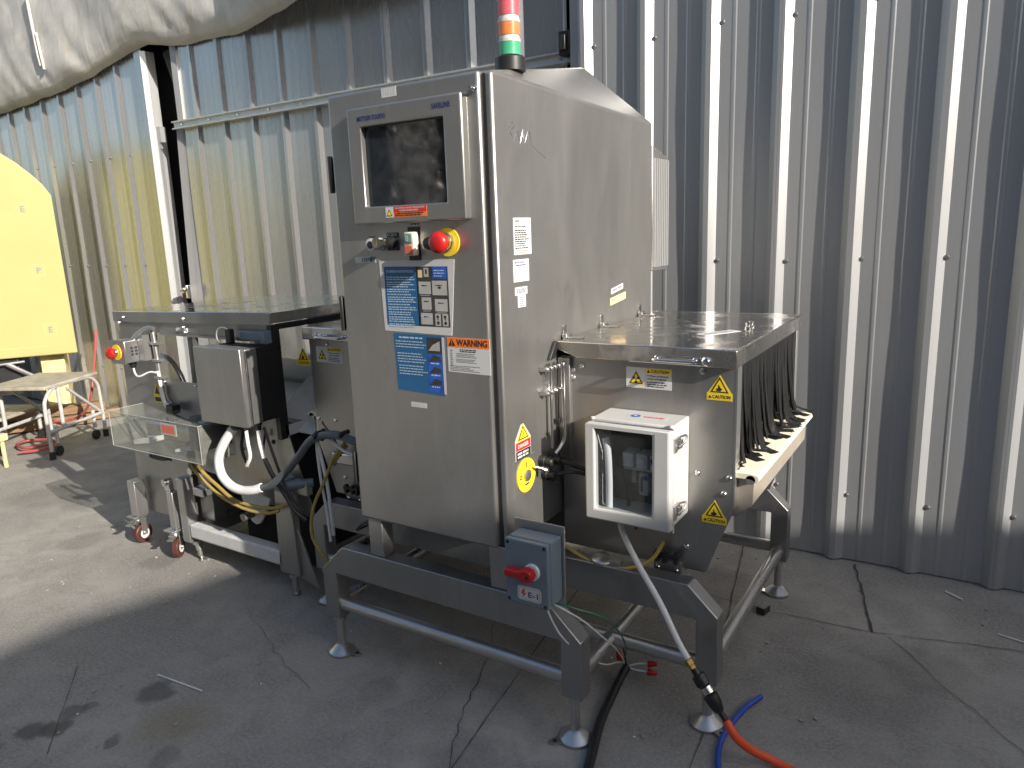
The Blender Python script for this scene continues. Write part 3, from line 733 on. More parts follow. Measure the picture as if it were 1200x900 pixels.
L.lines(.045, .071, .06, 2, .005, .003, M['ink'], 1, .1); L.lines(.032, .059, .078, 3, .0048, .0022, M['inkgrey'], 1, .2); L.lines(.030, .042, .085, 3, .0042, .002, M['inkgrey'], 1, .3); L.lines(.008, .022, .11, 4, .0046, .0022, M['inkgrey'], 1, .4)
L.lines(.010, .068, .010, 9, .0055, .003, M['inkgrey'], 1, .3)
L.build("warning_label", door)
p = at(-.115, .985)
L = Label(p, UX, UZ, .062, .016, M['sleeve'], .0004); L.lines(.004, .012, .05, 2, .006, .003, M['paper'], 1, .3); L.build("peeled_sticker", door)

# plates and stickers on the right side of the cabinet
SX = .2295
def side(ya, yb, za, zb2, mat): return Label((SX, ya, za), UY, UZ, yb - ya, zb2 - za, mat)
L = side(-.266, -.169, 1.443, 1.547, M['paper']); L.text("X-RAY", .008, .092, .006, M['ink'], 1); L.lines(.008, .088, .05, 1, .01, .002, M['inkgrey'], 1); L.text("Inspection System", .008, .076, .006, M['ink'], 1, .06)
L.lines(.006, .070, .082, 9, .0062, .0032, M['ink'], 1, .35); L.lines(.006, .012, .08, 2, .005, .0022, M['inkgrey'], 1, .2); L.build("rating_plate", cab)
L = side(-.273, -.187, 1.366, 1.430, M['paper']); L.text("METTLER TOLEDO", .008, .053, .005, M['ink_blue'], 1, .052); L.lines(.012, .049, .06, 1, .01, .003, M['ink_blue'], 1, .1)
for i in range(6): L.rect(.010, .008 + i * .006, .065, .0007, M['inkgrey']); L.rect(.006, .009 + i * .006, .006, .0025, M['inkgrey'])
L.build("service_label", cab)
L = side(-.268, -.200, 1.328, 1.351, M['paper']); L.lines(.008, .018, .050, 3, .0045, .0035, M['inkgrey'], 1, .05); L.build("serial_sticker", cab)
L = side(-.254, -.210, 1.292, 1.327, M['paper']); L.lines(.010, .030, .024, 5, .006, .003, M['inkgrey'], 1, .3); L.build("serial_sticker", cab)
L = Label((SX, .392, 1.272), V(0, 1, .13), UZ, .105, .020, M['paper']); L.lines(.012, .015, .08, 1, .01, .008, M['inkgrey'], 1, .1); L.build("sticker", cab)
L = Label((SX, .383, 1.232), V(0, 1, .10), UZ, .138, .026, M['tan_tape']); L.lines(.012, .018, .02, 1, .01, .006, M['inkgrey'], 1, .1); L.build("tape", cab)
sw_ = MB()
for pts in ([(.229, -.27, 1.79), (.229, -.255, 1.805), (.229, -.245, 1.795), (.229, -.262, 1.778), (.229, -.25, 1.765)], [(.229, -.245, 1.755), (.229, -.225, 1.785), (.229, -.215, 1.750), (.229, -.195, 1.79), (.229, -.19, 1.752), (.229, -.165, 1.79), (.229, -.15, 1.75)], [(.229, -.15, 1.75), (.229, -.07, 1.72)]):
    sw_.tube(pts, .0011, 5, 4)
obj("scrawl", sw_, M['chrome'], cab)
# shock-hazard triangle and rotary lock
L = Label((SX, -.296, .835), V(0, 1, 0), V(0, 0, 1), .09, .10, M['paper'], corners=[(.0, .0), (.088, .0), (.088, .062), (.050, .108), (.036, .108), (0, .062)])
L.rect(.002, .002, .084, .028, M['ink']); L.lines(.010, .024, .066, 2, .010, .006, M['paper'], 2, .1); L.rect(.002, .031, .084, .026, M['ink_red']); L.text("DANGER", .014, .038, .012, M['paper'], 2, .06)
L.poly([(.004, .058), (.084, .058), (.044, .112)], M['yellow'], 1); L.poly([(.014, .062), (.074, .062), (.044, .104)], M['ink'], 2); L.poly([(.022, .066), (.066, .066), (.044, .097)], M['yellow'], 3)
L.poly([(.040, .070), (.048, .078), (.044, .079), (.049, .090), (.041, .081), (.045, .080)], M['ink'], 4); L.build("shock_hazard_label", cab)
d = MB(); d.box(.2285, .233, -.305, -.185, .722, .838); dp = obj("lock_plate", d, M['satin'], IM)
d = MB(); d.lathe((.2332, -.247, .782), (1, 0, 0), [(.053, 0), (.053, .003)], 36); yd = obj("yellow_disc", d, M['yellow'], dp)
d = MB(); d.lathe((.2364, -.247, .782), (1, 0, 0), [(.018, 0), (.018, .006), (.014, .008)], 24); obj("lock_hub", d, M['satin'], yd)
L = Label((.2364, -.247, .782), UY, UZ, .0001, .0001, M['ink']); L.text("I", -.003, .026, .016, M['ink'], 1); L.text("O", -.042, -.006, .014, M['ink'], 1)
L.poly([(-.012, -.026), (.012, -.024), (.013, -.028), (.0, -.031), (-.012, -.030)], M['ink'], 1); L.build("lettering", yd)
d = MB(); d.tube([(.246, -.215, .800), (.262, -.195, .790), (.272, -.185, .78), (.262, -.178, .77), (.250, -.19, .785), (.246, -.215, .800)], .004, 8); d.lathe((.262, -.18, .783), (0.4, -.8, 0), [(.012, 0), (.014, .004), (.004, .006)], 14); obj("key_ring", d, M['chrome'], dp)

# signal tower
tw = V(.166, -.15, 1.945)
d = MB(); d.lathe(tw, (0, 0, 1), [(.030, 0), (.030, .012), (.044, .013), (.044, .048), (.040, .052)], 32); bc = obj("signal_tower", d, M['black'], IM)
def seg(z0, z1, r, mat, nm):
    d = MB(); d.lathe(tw + V(0, 0, z0), (0, 0, 1), [(r, 0), (r, z1 - z0)], 28); return obj(nm, d, mat, bc)
seg(.056, .090, .031, M['green'], "green_lamp"); seg(.090, .098, .032, M['paper'], "lamp_band"); seg(.098, .108, .029, M['fr_grey'], "spacer")
seg(.108, .142, .031, M['orange'], "orange_lamp"); seg(.142, .150, .032, M['paper'], "lamp_band"); seg(.150, .160, .029, M['fr_grey'], "spacer"); seg(.160, .200, .031, M['redlens'], "red_lamp"); seg(.200, .23, .032, M['fr_grey'], "spacer")
seg(.053, .235, .040, M['beacon_clear'], "clear_tube"); seg(.235, .25, .042, M['black'], "tower_cap")

# cooling unit on the back with upright slots
d = MB(); d.prism([(.789, 1.33), (.96, 1.325), (.96, 1.785), (.789, 1.82)], .42, 'x', -.19); cu = obj("cooling_unit", d, M['steel'], IM, .004)
for i in range(8):
    f = MB(); ya = .796 + i * .0205; f.box(.2305, .238, ya, ya + .011, 1.345, 1.772); obj("slat", f, M['flash'], cu)

# hoods at both ends (the left is the mirror of the right)
def hood(sg):
    X = lambda x: CX + sg * (x - CX)
    d = MB()
    d.prism([(X(.2325), 1.166), (X(.806), 1.166), (X(.806), 1.114), (X(.31), 1.114), (X(.2325), 1.142)], .89, 'y', -.045)
    lid = obj("hood_lid", d, M['lid'], IM, .004, 3)
    d = MB(); y = -.047; z = 1.131
    for k in (.575, .69): d.lathe((X(k), -.044, z), (0, -1, 0), [(.009, 0), (.009, .006), (.006, .008)], 14)
    d.tube([(X(.575), -.046, z), (X(.575), -.068, z), (X(.583), -.076, z), (X(.682), -.076, z), (X(.69), -.068, z), (X(.69), -.046, z)], .0055, 10, 5)
    obj("lid_handle", d, M['chrome'], lid)
    d = MB(); d.lathe((X(.722), -.045, 1.131), (0, -1, 0), [(.014, 0), (.014, .005), (.009, .008), (.009, .014), (.004, .015)], 16); obj("lid_latch", d, M['chrome'], lid)
    P = [(.236, 1.114), (.797, 1.114), (.797, .677), (.72, .47), (.236, .47)]
    d = MB(); d.prism([(X(a), b) for a, b in P], .006, 'y', -.012); fp = obj("front_panel", d, M['steel'], IM, .0015)
    d = MB(); d.prism([(X(a), b) for a, b in P], .006, 'y', .80); obj("rear_panel", d, M['steel'], IM, .0015)
    d = MB(); d.box(X(.795), X(.801), -.0125, .03, .69, 1.112); obj("edge_flange", d, M['satin'], IM)
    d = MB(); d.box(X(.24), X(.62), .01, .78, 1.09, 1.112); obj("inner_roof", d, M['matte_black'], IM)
    # belt over its bed
    d = MB(); d.prism([(X(.16), .782), (X(.84), .782), (X(.86), .775), (X(.868), .785), (X(.864), .797), (X(.845), .801), (X(.16), .801)], .80, 'y', .0)
    bl = obj("belt", d, M['cream_belt'], IM, .002)
    d = MB(); d.prism([(X(.16), .781), (X(.850), .779), (X(.846), .70), (X(.80), .655), (X(.16), .62)], .76, 'y', .02); obj("belt_bed", d, M['beige'], IM, .002)  # beige colour stands in for sunlit ground reflected in the steel
    d = MB(); d.cyl((X(.842), .0, .782), (X(.842), .80, .782), .014, n=14); obj("nose_roller", d, M['satin'], IM)
    # bolts
    for a, b in ((.689, .785), (.77, .732), (.785, .783), (.661, .545), (.28, 1.07), (.28, 1.045), (.31, 1.085), (.70, 1.095)):
        obj("bolt", disc_bolt(X(a), -.012, b), M['chrome'], fp)
    # hinges on the cabinet side
    for y in (.02, .30, .65):
        d = MB(); d.box(X(.2295), X(.236), y - .012, y + .012, 1.168, 1.208); d.cyl((X(.243), y - .02, 1.174), (X(.243), y + .02, 1.174), .009, n=10); d.box(X(.243), X(.30), y - .012, y + .012, 1.1665, 1.171)
        obj("lid_hinge", d, M['chrome'], IM, .001)
    # rubber strip curtain, two rows
    nrow = 84
    for row in range(2):
        for i in range(nrow // 2 + 2 * row):
            n = nrow // 2 + 2 * row
            y = .015 + (i + .5) * .775 / n + random.uniform(-.006, .006)
            w = .029; xx = .785 - .045 * row
            lean = random.uniform(-.035, .045); out = random.uniform(-.005, .028); tw2 = random.uniform(-.8, .8)
            front = (row == 0 and i < 5)
            kk = [(xx, y, 1.113), (xx + out * .1, y + lean * .3, 1.02), (xx + out * .45, y + lean * .6, .93), (xx + out * .85, y + lean, .85), (xx + out + .006, y + lean * 1.2, .816)]
            tail = random.uniform(0, 1)
            if tail > .70 and not front: kk += [(xx + out + .028, y + lean * 1.3 + .01, .8045), (min(.862, xx + out + random.uniform(.05, .08)), y + lean * 1.3 + random.uniform(-.03, .05), .8035)]
            # ribbon with thickness
            pts = [Vector(q) for q in kk]; th = .0018; mb = MB(); rows = []
            for j, q in enumerate(pts):
                t = (pts[min(j + 1, len(pts) - 1)] - pts[max(0, j - 1)]).normalized()
                an = tw2 * min(1, j / 4); wd = Vector((math.sin(an) * .6, math.cos(an), 0)); wd = (wd - t * wd.dot(t)).normalized(); nn = t.cross(wd)
                rows.append([q + wd * w / 2 * a + nn * th / 2 * b for a, b in ((-1, -1), (1, -1), (1, 1), (-1, 1))])
            rows = [[mb.bm.verts.new((X(v.x), v.y, max(v.z, .8015))) for v in rr] for rr in rows]
            for A, B in zip(rows, rows[1:]):
                for k in range(4): mb.bm.faces.new((A[k], A[(k + 1) % 4], B[(k + 1) % 4], B[k]))
            mb.bm.faces.new(rows[0]); mb.bm.faces.new(rows[-1][::-1])
            obj("curtain_strip", mb, M['rubber'], IM, angle=60)
    # caution stickers on the front panel
    def sgn_label(xa, xb, za, zb2):
        a, b = sorted((X(xa), X(xb))); return Label((a, -.0122, za), UX, UZ, b - a, zb2 - za, M['paper'])
    L = sgn_label(.462, .607, 1.029, 1.093) if sg > 0 else Label((-.885, -.0122, 1.02), UX, UZ, .145, .064, M['paper']); L.tri_sign(.033, .011, .050, M['yellow'], M['ink'], 1)
    for a in (90, 210, 330):
        c = (.033 + .0085 * math.cos(R(a + 180)), .027 + .0085 * math.sin(R(a + 180))); L.disc(c[0], c[1], .0048, M['ink'], 4, 10)
    L.disc(.033, .027, .0025, M['ink'], 4, 10)
    L.rect(.064, .046, .079, .016, M['yellow']); L.text("CAUTION", .081, .0495, .0095, M['ink'], 2, .056); L.poly([(.067, .049), (.078, .049), (.0725, .059)], M['ink'], 2)
    L.text("X-Rays produced", .068, .036, .007, M['ink'], 1, .066); L.text("when energized.", .068, .027, .007, M['ink'], 1, .062)
    L.lines(.068, .022, .066, 3, .0065, .003, M['ink'], 1, .35); L.rect(.0635, .002, .0006, .060, M['inkgrey'], 1); L.build("radiation_caution_label", fp)
    def hand_sign(xc, z0):
        xx = X(xc) if sg > 0 else -.963
        L = Label((xx - .037, -.0122, z0), UX, UZ, .074, .072, M['yellow'], corners=[(0, 0), (.074, 0), (.074, .020), (.071, .022), (.037, .074), (.003, .022), (0, .020)])
        L.tri_sign(.037, .0205, .060, M['yellow'], M['ink'], 1)
        L.poly([(.029, .028), (.040, .027), (.046, .034), (.040, .037), (.036, .046), (.033, .045), (.034, .037), (.027, .034)], M['ink'], 4)
        L.poly([(.003, .003), (.071, .003), (.071, .0185), (.003, .0185)], M['yellow'], 1); L.text("CAUTION", .017, .0055, .0105, M['ink'], 2, .052); L.poly([(.005, .0055), (.015, .0055), (.010, .0155)], M['ink'], 2)
        L.build("pinch_caution_label", fp)
    hand_sign(.750, 1.013 if sg > 0 else 1.0)
    if sg > 0: hand_sign(.743, .634)
    # hinge bracket under the panel
    d = MB(); d.box(X(.56), X(.65), -.030, -.0125, .425, .495); bk = obj("panel_bracket", d, M['steel'], IM, .002)
    d = MB()
    for k in (.575, .60, .635): d.box(X(k - .006), X(k + .006), -.046, -.028, .49, .525)
    d.cyl((X(.565), -.04, .512), (X(.645), -.04, .512), .007, n=10); obj("hinge_knuckle", d, M['black'], bk)
    for a in (.575, .635): obj("bolt", disc_bolt(X(a), -.030, .465, .008), M['chrome'], bk)
    return lid
lidR = hood(1); lidL = hood(-1)
L = Label((.640, .20, 1.166), V(.55, .95, 0), V(-.9, .5, 0), .15, .045, M['paper']); L.lines(.01, .036, .13, 3, .012, .005, M['inkgrey'], 1, .2); L.build("lid_label", lidR)
for y in (.40, .44):
    d = MB(); d.lathe((.72, y, 1.166), (0, 0, 1), [(.012, 0), (.012, .004), (.006, .010), (.010, .014), (.010, .02)], 12); obj("lid_knob", d, M['chrome'], lidR)

# middle of the conveyor under the cabinet
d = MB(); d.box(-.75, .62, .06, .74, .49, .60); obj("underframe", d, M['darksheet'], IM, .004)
d = MB(); d.box(-.37, .25, .06, .74, .79, .80); obj("bed_plate", d, M['steel_h'], IM)

# plumbing in the corner of cabinet and hood
d = MB(); d.box(.233, .275, -.03, -.010, .775, 1.11); obj("corner_plate", d, M['steel'], IM, .002)
d = MB(); d.tube([(.262, -.048, 1.09), (.262, -.048, .97), (.262, -.046, .86), (.255, -.06, .825), (.247, -.085, .805)], .0075, 10); d.tube([(.247, -.105, 1.09), (.247, -.105, .95), (.247, -.105, .83)], .006, 8)
obj("pipe", d, M['chrome'], IM)
d = MB()
for z in (1.09, 1.015):
    d.box(.230, .252, -.145, -.005, z - .006, z + .006)
    for y in (-.135, -.11, -.085, -.06, -.03): d.lathe((.252, y, z), (1, 0, 0), [(.009, 0), (.009, .006), (.006, .007), (.006, .013)], 8)
d.box(.2297, .2345, -.118, -.082, 1.015, 1.10); d.box(.2297, .236, -.07, -.05, 1.0, 1.10)
obj("pipe_clamp", d, M['chrome'], IM)
d = MB(); d.prism([(-.095, 1.112), (-.06, 1.112), (-.035, 1.165), (-.055, 1.165)], .01, 'x', .232); d.box(.232, .25, -.06, -.045, .90, .915); obj("hinge_block", d, M['black'], IM, .002)
for y, z in ((-.10, .79), (-.135, .755), (-.10, .735), (-.15, .80)):
    d = MB(); d.lathe((.23, y, z), (1, -.1, 0), [(.017, 0), (.017, .02), (.013, .022), (.012, .045), (.008, .048)], 12); obj("cable_gland", d, M['black'], IM)
d = MB(); d.tube([(.27, -.10, .79), (.33, -.09, .775), (.39, -.05, .745), (.43, -.03, .735)], .008, 8); d.tube([(.27, -.135, .755), (.33, -.10, .76), (.40, -.05, .730), (.43, -.03, .725)], .006, 8); obj("cable", d, M['black'], IM)

# white air-preparation box
AX0, AX1, AY0, AY1, AZ0, AZ1 = .402, .668, -.185, -.014, .652, .962
d = MB()
d.ring((AX0 + .006, AX1 - .004, AZ0 + .004, AZ1 - .003), (AX0 + .016, AX1 - .016, AZ0 + .016, AZ1 - .016), -.150, AY1)
d.box(AX0 + .016, AX1 - .016, -.03, -.02, AZ0 + .016, AZ1 - .016)
ab = obj("air_box", d, M['white_plastic'], IM, .006, 3)
wx0, wz0 = .434, .689; wx1, wz1 = .612, .936
d = MB(); d.ring((AX0, AX1, AZ0, AZ1 - .012), (wx0, wx1, wz0, wz1), AY0, -.154); al = obj("box_lid", d, M['white_plastic'], ab, .007, 3)
d = MB(); d.box(wx0 - .003, wx1 + .003, AY0 + .008, AY0 + .011, wz0 - .003, wz1 + .003); obj("box_window", d, M['glasscover'], al)
d = MB(); d.box(AX0 + .02, AX1 - .02, -.034, -.0305, AZ0 + .02, AZ1 - .02); obj("back_plate", d, M['backpanel'], ab)
for i, x in enumerate((.50, .545, .590)):
    d = MB(); d.box(x - .018, x + .018, -.095, -.035, .80, .846); obj("regulator", d, M['fr_grey'], ab, .004)
d = MB(); d.box(.482, .610, -.08, -.035, .788, .797); obj("manifold", d, M['fr_grey'], ab, .002)
d = MB()
d.lathe((.590, -.096, .83), (0, -1, 0), [(.014, 0), (.014, .006)], 16); obj("gauge", d, M['black'], ab)
d = MB(); d.lathe((.545, -.0955, .823), (0, -1, 0), [(.013, 0), (.013, .004), (.011, .005)], 20); obj("gauge", d, M['fr_grey'], ab)
d = MB(); d.box(.535, .565, -.09, -.04, .715, .786); obj("filter_bowl", d, M['white_plastic'], ab, .004)
d = MB(); d.box(.541, .548, -.0915, -.0895, .728, .775); obj("sight_slot", d, M['ink'], ab)
L = Label((.550, -.0905, .765), UX, UZ, .013, .013, M['photo_blue']); L.build("blue_tab", ab)
for x, z in ((.51, .745), (.592, .725)):
    d = MB(); d.cyl((x, -.06, z), (x, -.06, z + .046), .010, n=12); obj("solenoid", d, M['satin'], ab)
d = MB(); d.tube([(.452, -.145, .90), (.462, -.15, .86), (.466, -.15, .78), (.466, -.15, .70), (.466, -.15, .67)], .011, 10); obj("coiled_tube", d, M['white_tube'], ab)
d = MB(); d.tube([(.47, -.10, .86), (.49, -.10, .76), (.505, -.10, .70), (.505, -.10, .68)], .006, 8); d.tube([(.55, -.07, .715), (.55, -.07, .69)], .010, 8); obj("tube", d, M['black'], ab)
for z in (.905, .705):
    d = MB(); d.box(AX1 - .005, AX1 + .006, -.162, -.142, z - .020, z + .020); d.box(AX1 - .003, AX1 + .004, -.142, -.112, z - .018, z + .018); d.tube([(AX1 + .004, -.118, z + .018), (AX1 + .020, -.112, z + .022), (AX1 + .022, -.125, z + .008), (AX1 + .008, -.14, z - .006)], .0035, 8); d.box(AX1 + .004, AX1 + .012, -.140, -.116, z - .012, z + .012)
    obj("clasp", d, M['satin'], ab, .001)
d = MB()
for x in (AX0 + .012, AX1 - .012): d.lathe((x, -.151, AZ1 - .006), (0, 0, 1), [(.006, 0), (.006, .006), (.003, .007)], 10)
d.cyl((AX1 - .004, -.149, AZ0 - .010), (AX1 - .004, -.149, AZ1 - .01), .004, n=8); obj("lid_pin", d, M['white_plastic'], ab)
L = Label((.50, -.10, AZ1 - .0028), V(1, 0, 0), V(0, 1, 0), .12, .035, M['white_plastic'], .0003); L.disc(.022, .018, .015, M['photo_blue'], 1, 20); L.disc(.022, .018, .006, M['paper'], 2, 12); L.rect(.048, .012, .06, .012, M['ink_red']); L.lines(.052, .021, .05, 1, .01, .004, M['paper'], 2, .1); L.build("top_sticker", ab)

# red-handled isolator box
d = MB(); d.box(.268, .432, -.378, -.372, .46, .700); ep_ = obj("mounting_plate", d, M['steel'], IM, .012, 3)
d = MB(); d.box(.288, .424, -.440, -.379, .483, .674); ib = obj("isolator_box", d, M['grey_paint'], IM, .005, 3)
d = MB(); d.box(.285, .4225, -.458, -.441, .480, .672); il = obj("box_cover", d, M['grey_paint'], ib, .004, 3)
for x in (.295, .412):
    for z in (.490, .662): obj("cover_screw", disc_bolt(x, -.4575, z, .0055, .002), M['black'], il)
d = MB(); d.lathe((.375, -.458, .588), (0, -1, 0), [(.024, 0), (.024, .007), (.022, .009)], 24); sb = obj("switch_collar", d, M['fr_grey'], il)
d = MB(); d.prism([(a, .588 + (b - .575) * .8) for a, b in ((.308, .588), (.302, .584), (.303, .562), (.310, .559), (.345, .562), (.366, .549), (.386, .553), (.391, .573), (.386, .592), (.366, .598), (.345, .587))], -.030, 'y', -.466); obj("red_handle", d, M['red'], sb, .004, 2)
d = MB(); d.lathe((.377, -.4965, .585), (0, -1, 0), [(.005, 0), (.005, .0008)], 10); obj("handle_screw", d, M['black'], sb)
c8 = [(.006, 0), (.070, 0), (.076, .006), (.076, .036), (.070, .042), (.006, .042), (0, .036), (0, .006)]
L = Label((.324, -.4585, .496), UX, UZ, .076, .042, M['paper'], corners=c8)
L.poly([(.004 + x * .9, .0025 + y * .88) for x, y in c8], M['inkgrey'], 1); L.poly([(.0052 + x * .865, .0036 + y * .83) for x, y in c8], M['paper'], 2)
L.text("E-1", .035, .012, .0165, M['ink_blue'], 3, .032); L.poly([(.019, .034), (.026, .034), (.021, .023), (.029, .023), (.016, .008), (.019, .019), (.011, .019)], M['ink_red'], 3); L.build("number_label", il)

# arched supports with feet
def arch(xl, xr, zt, zc, zbm, y0, y1, zleg=.155, lw=.066, nm="arch_frame"):
    ch = (zt - zc) * 1.05
    poly = [(xl, zleg), (xl + lw, zleg), (xl + lw, zbm), (xr - lw, zbm), (xr - lw, zleg), (xr, zleg), (xr, zc), (xr - ch, zt), (xl + ch, zt), (xl, zc)]
    d = MB(); d.prism(poly, y1 - y0, 'y', y0); return obj(nm, d, M['steel_h'], IM, .003, 2)
arch(-.572, .470, .443, .342, .335, -.363, -.303)
arch(-.900, .788, .466, .378, .360, -.105, -.045)
arch(-.900, .788, .466, .378, .360, .838, .898)
def foot(x, y, lug):
    d = MB(); d.lathe((x, y, 0.004), (0, 0, 1), [(.050, 0), (.050, .006), (.044, .010), (.024, .030), (.015, .034), (.0145, .046)], 28); ft = obj("levelling_foot", d, M['satin'], IM, angle=30)
    d = MB(); d.cyl((x, y, .04), (x, y, .158), .0145, n=14); d.cyl((x, y, .135), (x, y, .150), .024, n=6); obj("stem", d, M['satin'], ft)
    lx, ly = lug; a = Vector((lx, ly, 0)).normalized(); b = Vector((-a.y, a.x, 0)); o = Vector((x, y, .006))
    d = MB(); pts = [o + a * .045 - b * .014, o + a * .072 - b * .014, o + a * .082, o + a * .072 + b * .014, o + a * .045 + b * .014]
    A = [d.bm.verts.new(q) for q in pts]; B = [d.bm.verts.new(q + V(0, 0, .005)) for q in pts]
    d.bm.faces.new(A[::-1]); d.bm.faces.new(B)
    for i in range(5): d.bm.faces.new((A[i], A[(i + 1) % 5], B[(i + 1) % 5], B[i]))
    obj("anchor_lug", d, M['satin'], ft)
    d = MB(); d.cyl(o + a * .066 + V(0, 0, .0052), o + a * .066 + V(0, 0, .0057), .007, n=12); obj("lug_hole", d, M['black'], ft)
for x, y, lg in ((-.537, -.333, (1, .1)), (.432, -.333, (-.7, -.8)), (-.867, -.075, (.5, 1)), (.752, -.075, (.75, -.45)), (.752, .868, (-1, -.3)), (-.867, .868, (-1, 0))): foot(x, y, lg)
TR = .0235
for a, b in (((-.515, -.333, .205), (.412, -.333, .205)), ((-.84, -.075, .205), (.73, -.075, .205)), ((-.84, .868, .205), (.73, .868, .205)),
             ((.432, -.305, .205), (.432, .84, .205)), ((-.54, -.305, .205), (-.54, .84, .205)), ((.755, -.047, .205), (.755, .84, .205)), ((-.868, -.047, .205), (-.868, .84, .205))):
    d = MB(); d.cyl(a, b, TR, n=24); obj("brace_tube", d, M['satin'], IM)
for x in (-.305, .19):
    d = MB(); d.box(x - .03, x + .03, -.355, -.300, .4435, .582); obj("support_post", d, M['steel'], IM, .003)
d = MB(); d.tube([(-.28, -.25, .57), (-.34, -.26, .545), (-.45, -.26, .50), (-.55, -.2, .43), (-.6, -.1, .40)], .005, 8); obj("cable", d, M['black'], IM)
d = MB(); d.tube([(.60, -.05, .56), (.565, -.075, .50), (.493, -.09, .465), (.42, -.09, .458), (.34, -.085, .468), (.238, -.07, .50)], .006, 8); obj("yellow_tube", d, M['yellow_cable'], IM)
d = MB(); d.lathe((.40, -.075, .466), (.2, 0, 1), [(.035, 0), (.036, .008), (.028, .016), (.01, .02)], 16); d.box(.42, .47, -.085, -.065, .467, .475); obj("pipe_clip", d, M['satin'], IM)
d = MB(); d.tube([(.54, -.10, .655), (.535, -.10, .63), (.53, -.10, .61)], .005, 8); obj("drain_tube", d, M['black'], ab)

# gray conduit crossing to the left machine, cable bundle by the left hood
d = MB(); d.tube([(-.40, -.20, .775), (-.485, -.22, .785), (-.59, -.22, .801), (-.68, -.22, .786), (-.743, -.22, .755), (-.808, -.22, .689), (-.891, -.22, .614), (-.986, -.22, .546), (-1.05, -.22, .522)], .0155, 12); obj("grey_conduit", d, M['grey_hose'], IM)
d = MB(); d.tube([(-.42, -.17, .70), (-.50, -.19, .72), (-.58, -.2, .735), (-.66, -.2, .775), (-.72, -.2, .77), (-.73, -.19, .60), (-.735, -.17, .46), (-.74, -.16, .33)], .006, 8)
d.tube([(-.72, -.2, .76), (-.70, -.19, .60), (-.70, -.18, .45), (-.72, -.16, .36)], .007, 8); obj("white_cable", d, M['white_tube'], IM)
d = MB(); d.tube([(-.585, -.19, .765), (-.64, -.2, .70), (-.70, -.2, .60), (-.775, -.2, .48), (-.80, -.2, .36), (-.77, -.18, .27), (-.74, -.16, .22)], .006, 8); d.tube([(-.59, -.18, .75), (-.645, -.19, .69), (-.66, -.18, .67)], .010, 8); obj("yellow_cable", d, M['yellow_cable'], IM)
d = MB(); d.tube([(-.79, -.10, .80), (-.74, -.14, .80), (-.66, -.17, .765), (-.61, -.19, .71)], .004, 8); d.tube([(-.70, -.19, .765), (-.69, -.24, .79), (-.685, -.19, .80)], .009, 8); d.tube([(-.56, -.2, .79), (-.555, -.24, .81), (-.55, -.2, .815)], .009, 8); obj("cable_tie", d, M['black'], IM)
d = MB(); d.box(-.76, -.60, -.10, -.04, .635, .68); d.cyl((-.60, -.07, .657), (-.55, -.07, .65), .022, n=12); obj("sensor_arm", d, M['satin'], IM, .006)

# ------------------------------------------------------------------ the reject conveyor on the left
RM = thing("reject_conveyor", (-1.6, .25, 0), "stainless reject conveyor on casters with a polished flat top, left of the tall cabinet", "machine")
zl, zr = 1.198, 1.222
d = MB(); d.hexa([(-2.18, -.09, zl - .045), (-1.05, -.09, zr - .045), (-1.05, .70, zr - .045), (-2.18, .70, zl - .045), (-2.18, -.09, zl), (-1.05, -.09, zr), (-1.05, .70, zr), (-2.18, .70, zl)]); obj("top_cover", d, M['cover'], RM, .003)
d = MB(); d.hexa([(-2.181, -.093, zl - .050), (-1.049, -.093, zr - .050), (-1.049, -.0902, zr - .050), (-2.181, -.0902, zl - .050), (-2.181, -.093, zl - .003), (-1.049, -.093, zr - .003), (-1.049, -.0902, zr - .003), (-2.181, -.0902, zl - .003)]); obj("cover_flange", d, M['steel_h'], RM)
d = MB(); d.box(-2.16, -1.06, -.080, -.070, 1.10, 1.165); d.box(-2.17, -1.875, -.082, -.070, .62, 1.10); d.box(-1.875, -1.06, -.083, -.070, .70, .882); d.box(-1.592, -1.566, -.082, -.070, .882, 1.10); d.box(-1.17, -1.06, -.082, -.070, .882, 1.10); d.box(-1.88, -1.2, -.088, -.083, 1.098, 1.108); d.box(-1.88, -1.866, -.089, -.083, .875, 1.10); d.box(-1.88, -1.2, -.089, -.0835, .872, .885)
obj("front_panel", d, M['steel_h'], RM)
d = MB(); d.box(-2.16, -1.06, .66, .67, 1.09, 1.165); d.box(-2.16, -2.0, .66, .67, .62, 1.09); d.box(-2.0, -1.06, .66, .67, .62, .86); d.box(-1.15, -1.06, .66, .67, .86, 1.09); obj("rear_panel", d, M['steel_h'], RM)
d = MB(); d.box(-1.866, -1.593, -.078, -.075, .885, 1.098); d.box(-1.565, -1.172, -.078, -.075, .885, 1.098); obj("window_pane", d, M['pane'], RM)
d = MB(); d.tube([(-2.12, .05, .96), (-2.06, .05, .962), (-2.0, .05, .952), (-1.95, .05, .914), (-1.906, .05, .849), (-1.895, .05, .745)], .014, 12); obj("guide_hoop", d, M['satin'], RM)
d = MB(); d.box(-2.15, -1.06, .0, .62, .71, .74); obj("conveyor_bed", d, M['steel_h'], RM)
for x, z in ((-2.09, 1.172), (-1.62, 1.18), (-2.13, 1.145), (-1.615, 1.118), (-1.625, 1.142)): obj("bolt", disc_bolt(x, -.09, z, .009, .012), M['chrome'], RM)
for x in (-1.83, -1.60, -1.30): obj("bolt", disc_bolt(x, -.088, .876, .007), M['chrome'], RM)
d = MB(); d.box(-1.70, -1.62, -.084, -.080, 1.12, 1.135); obj("torn_sticker", d, M['paper'], RM)
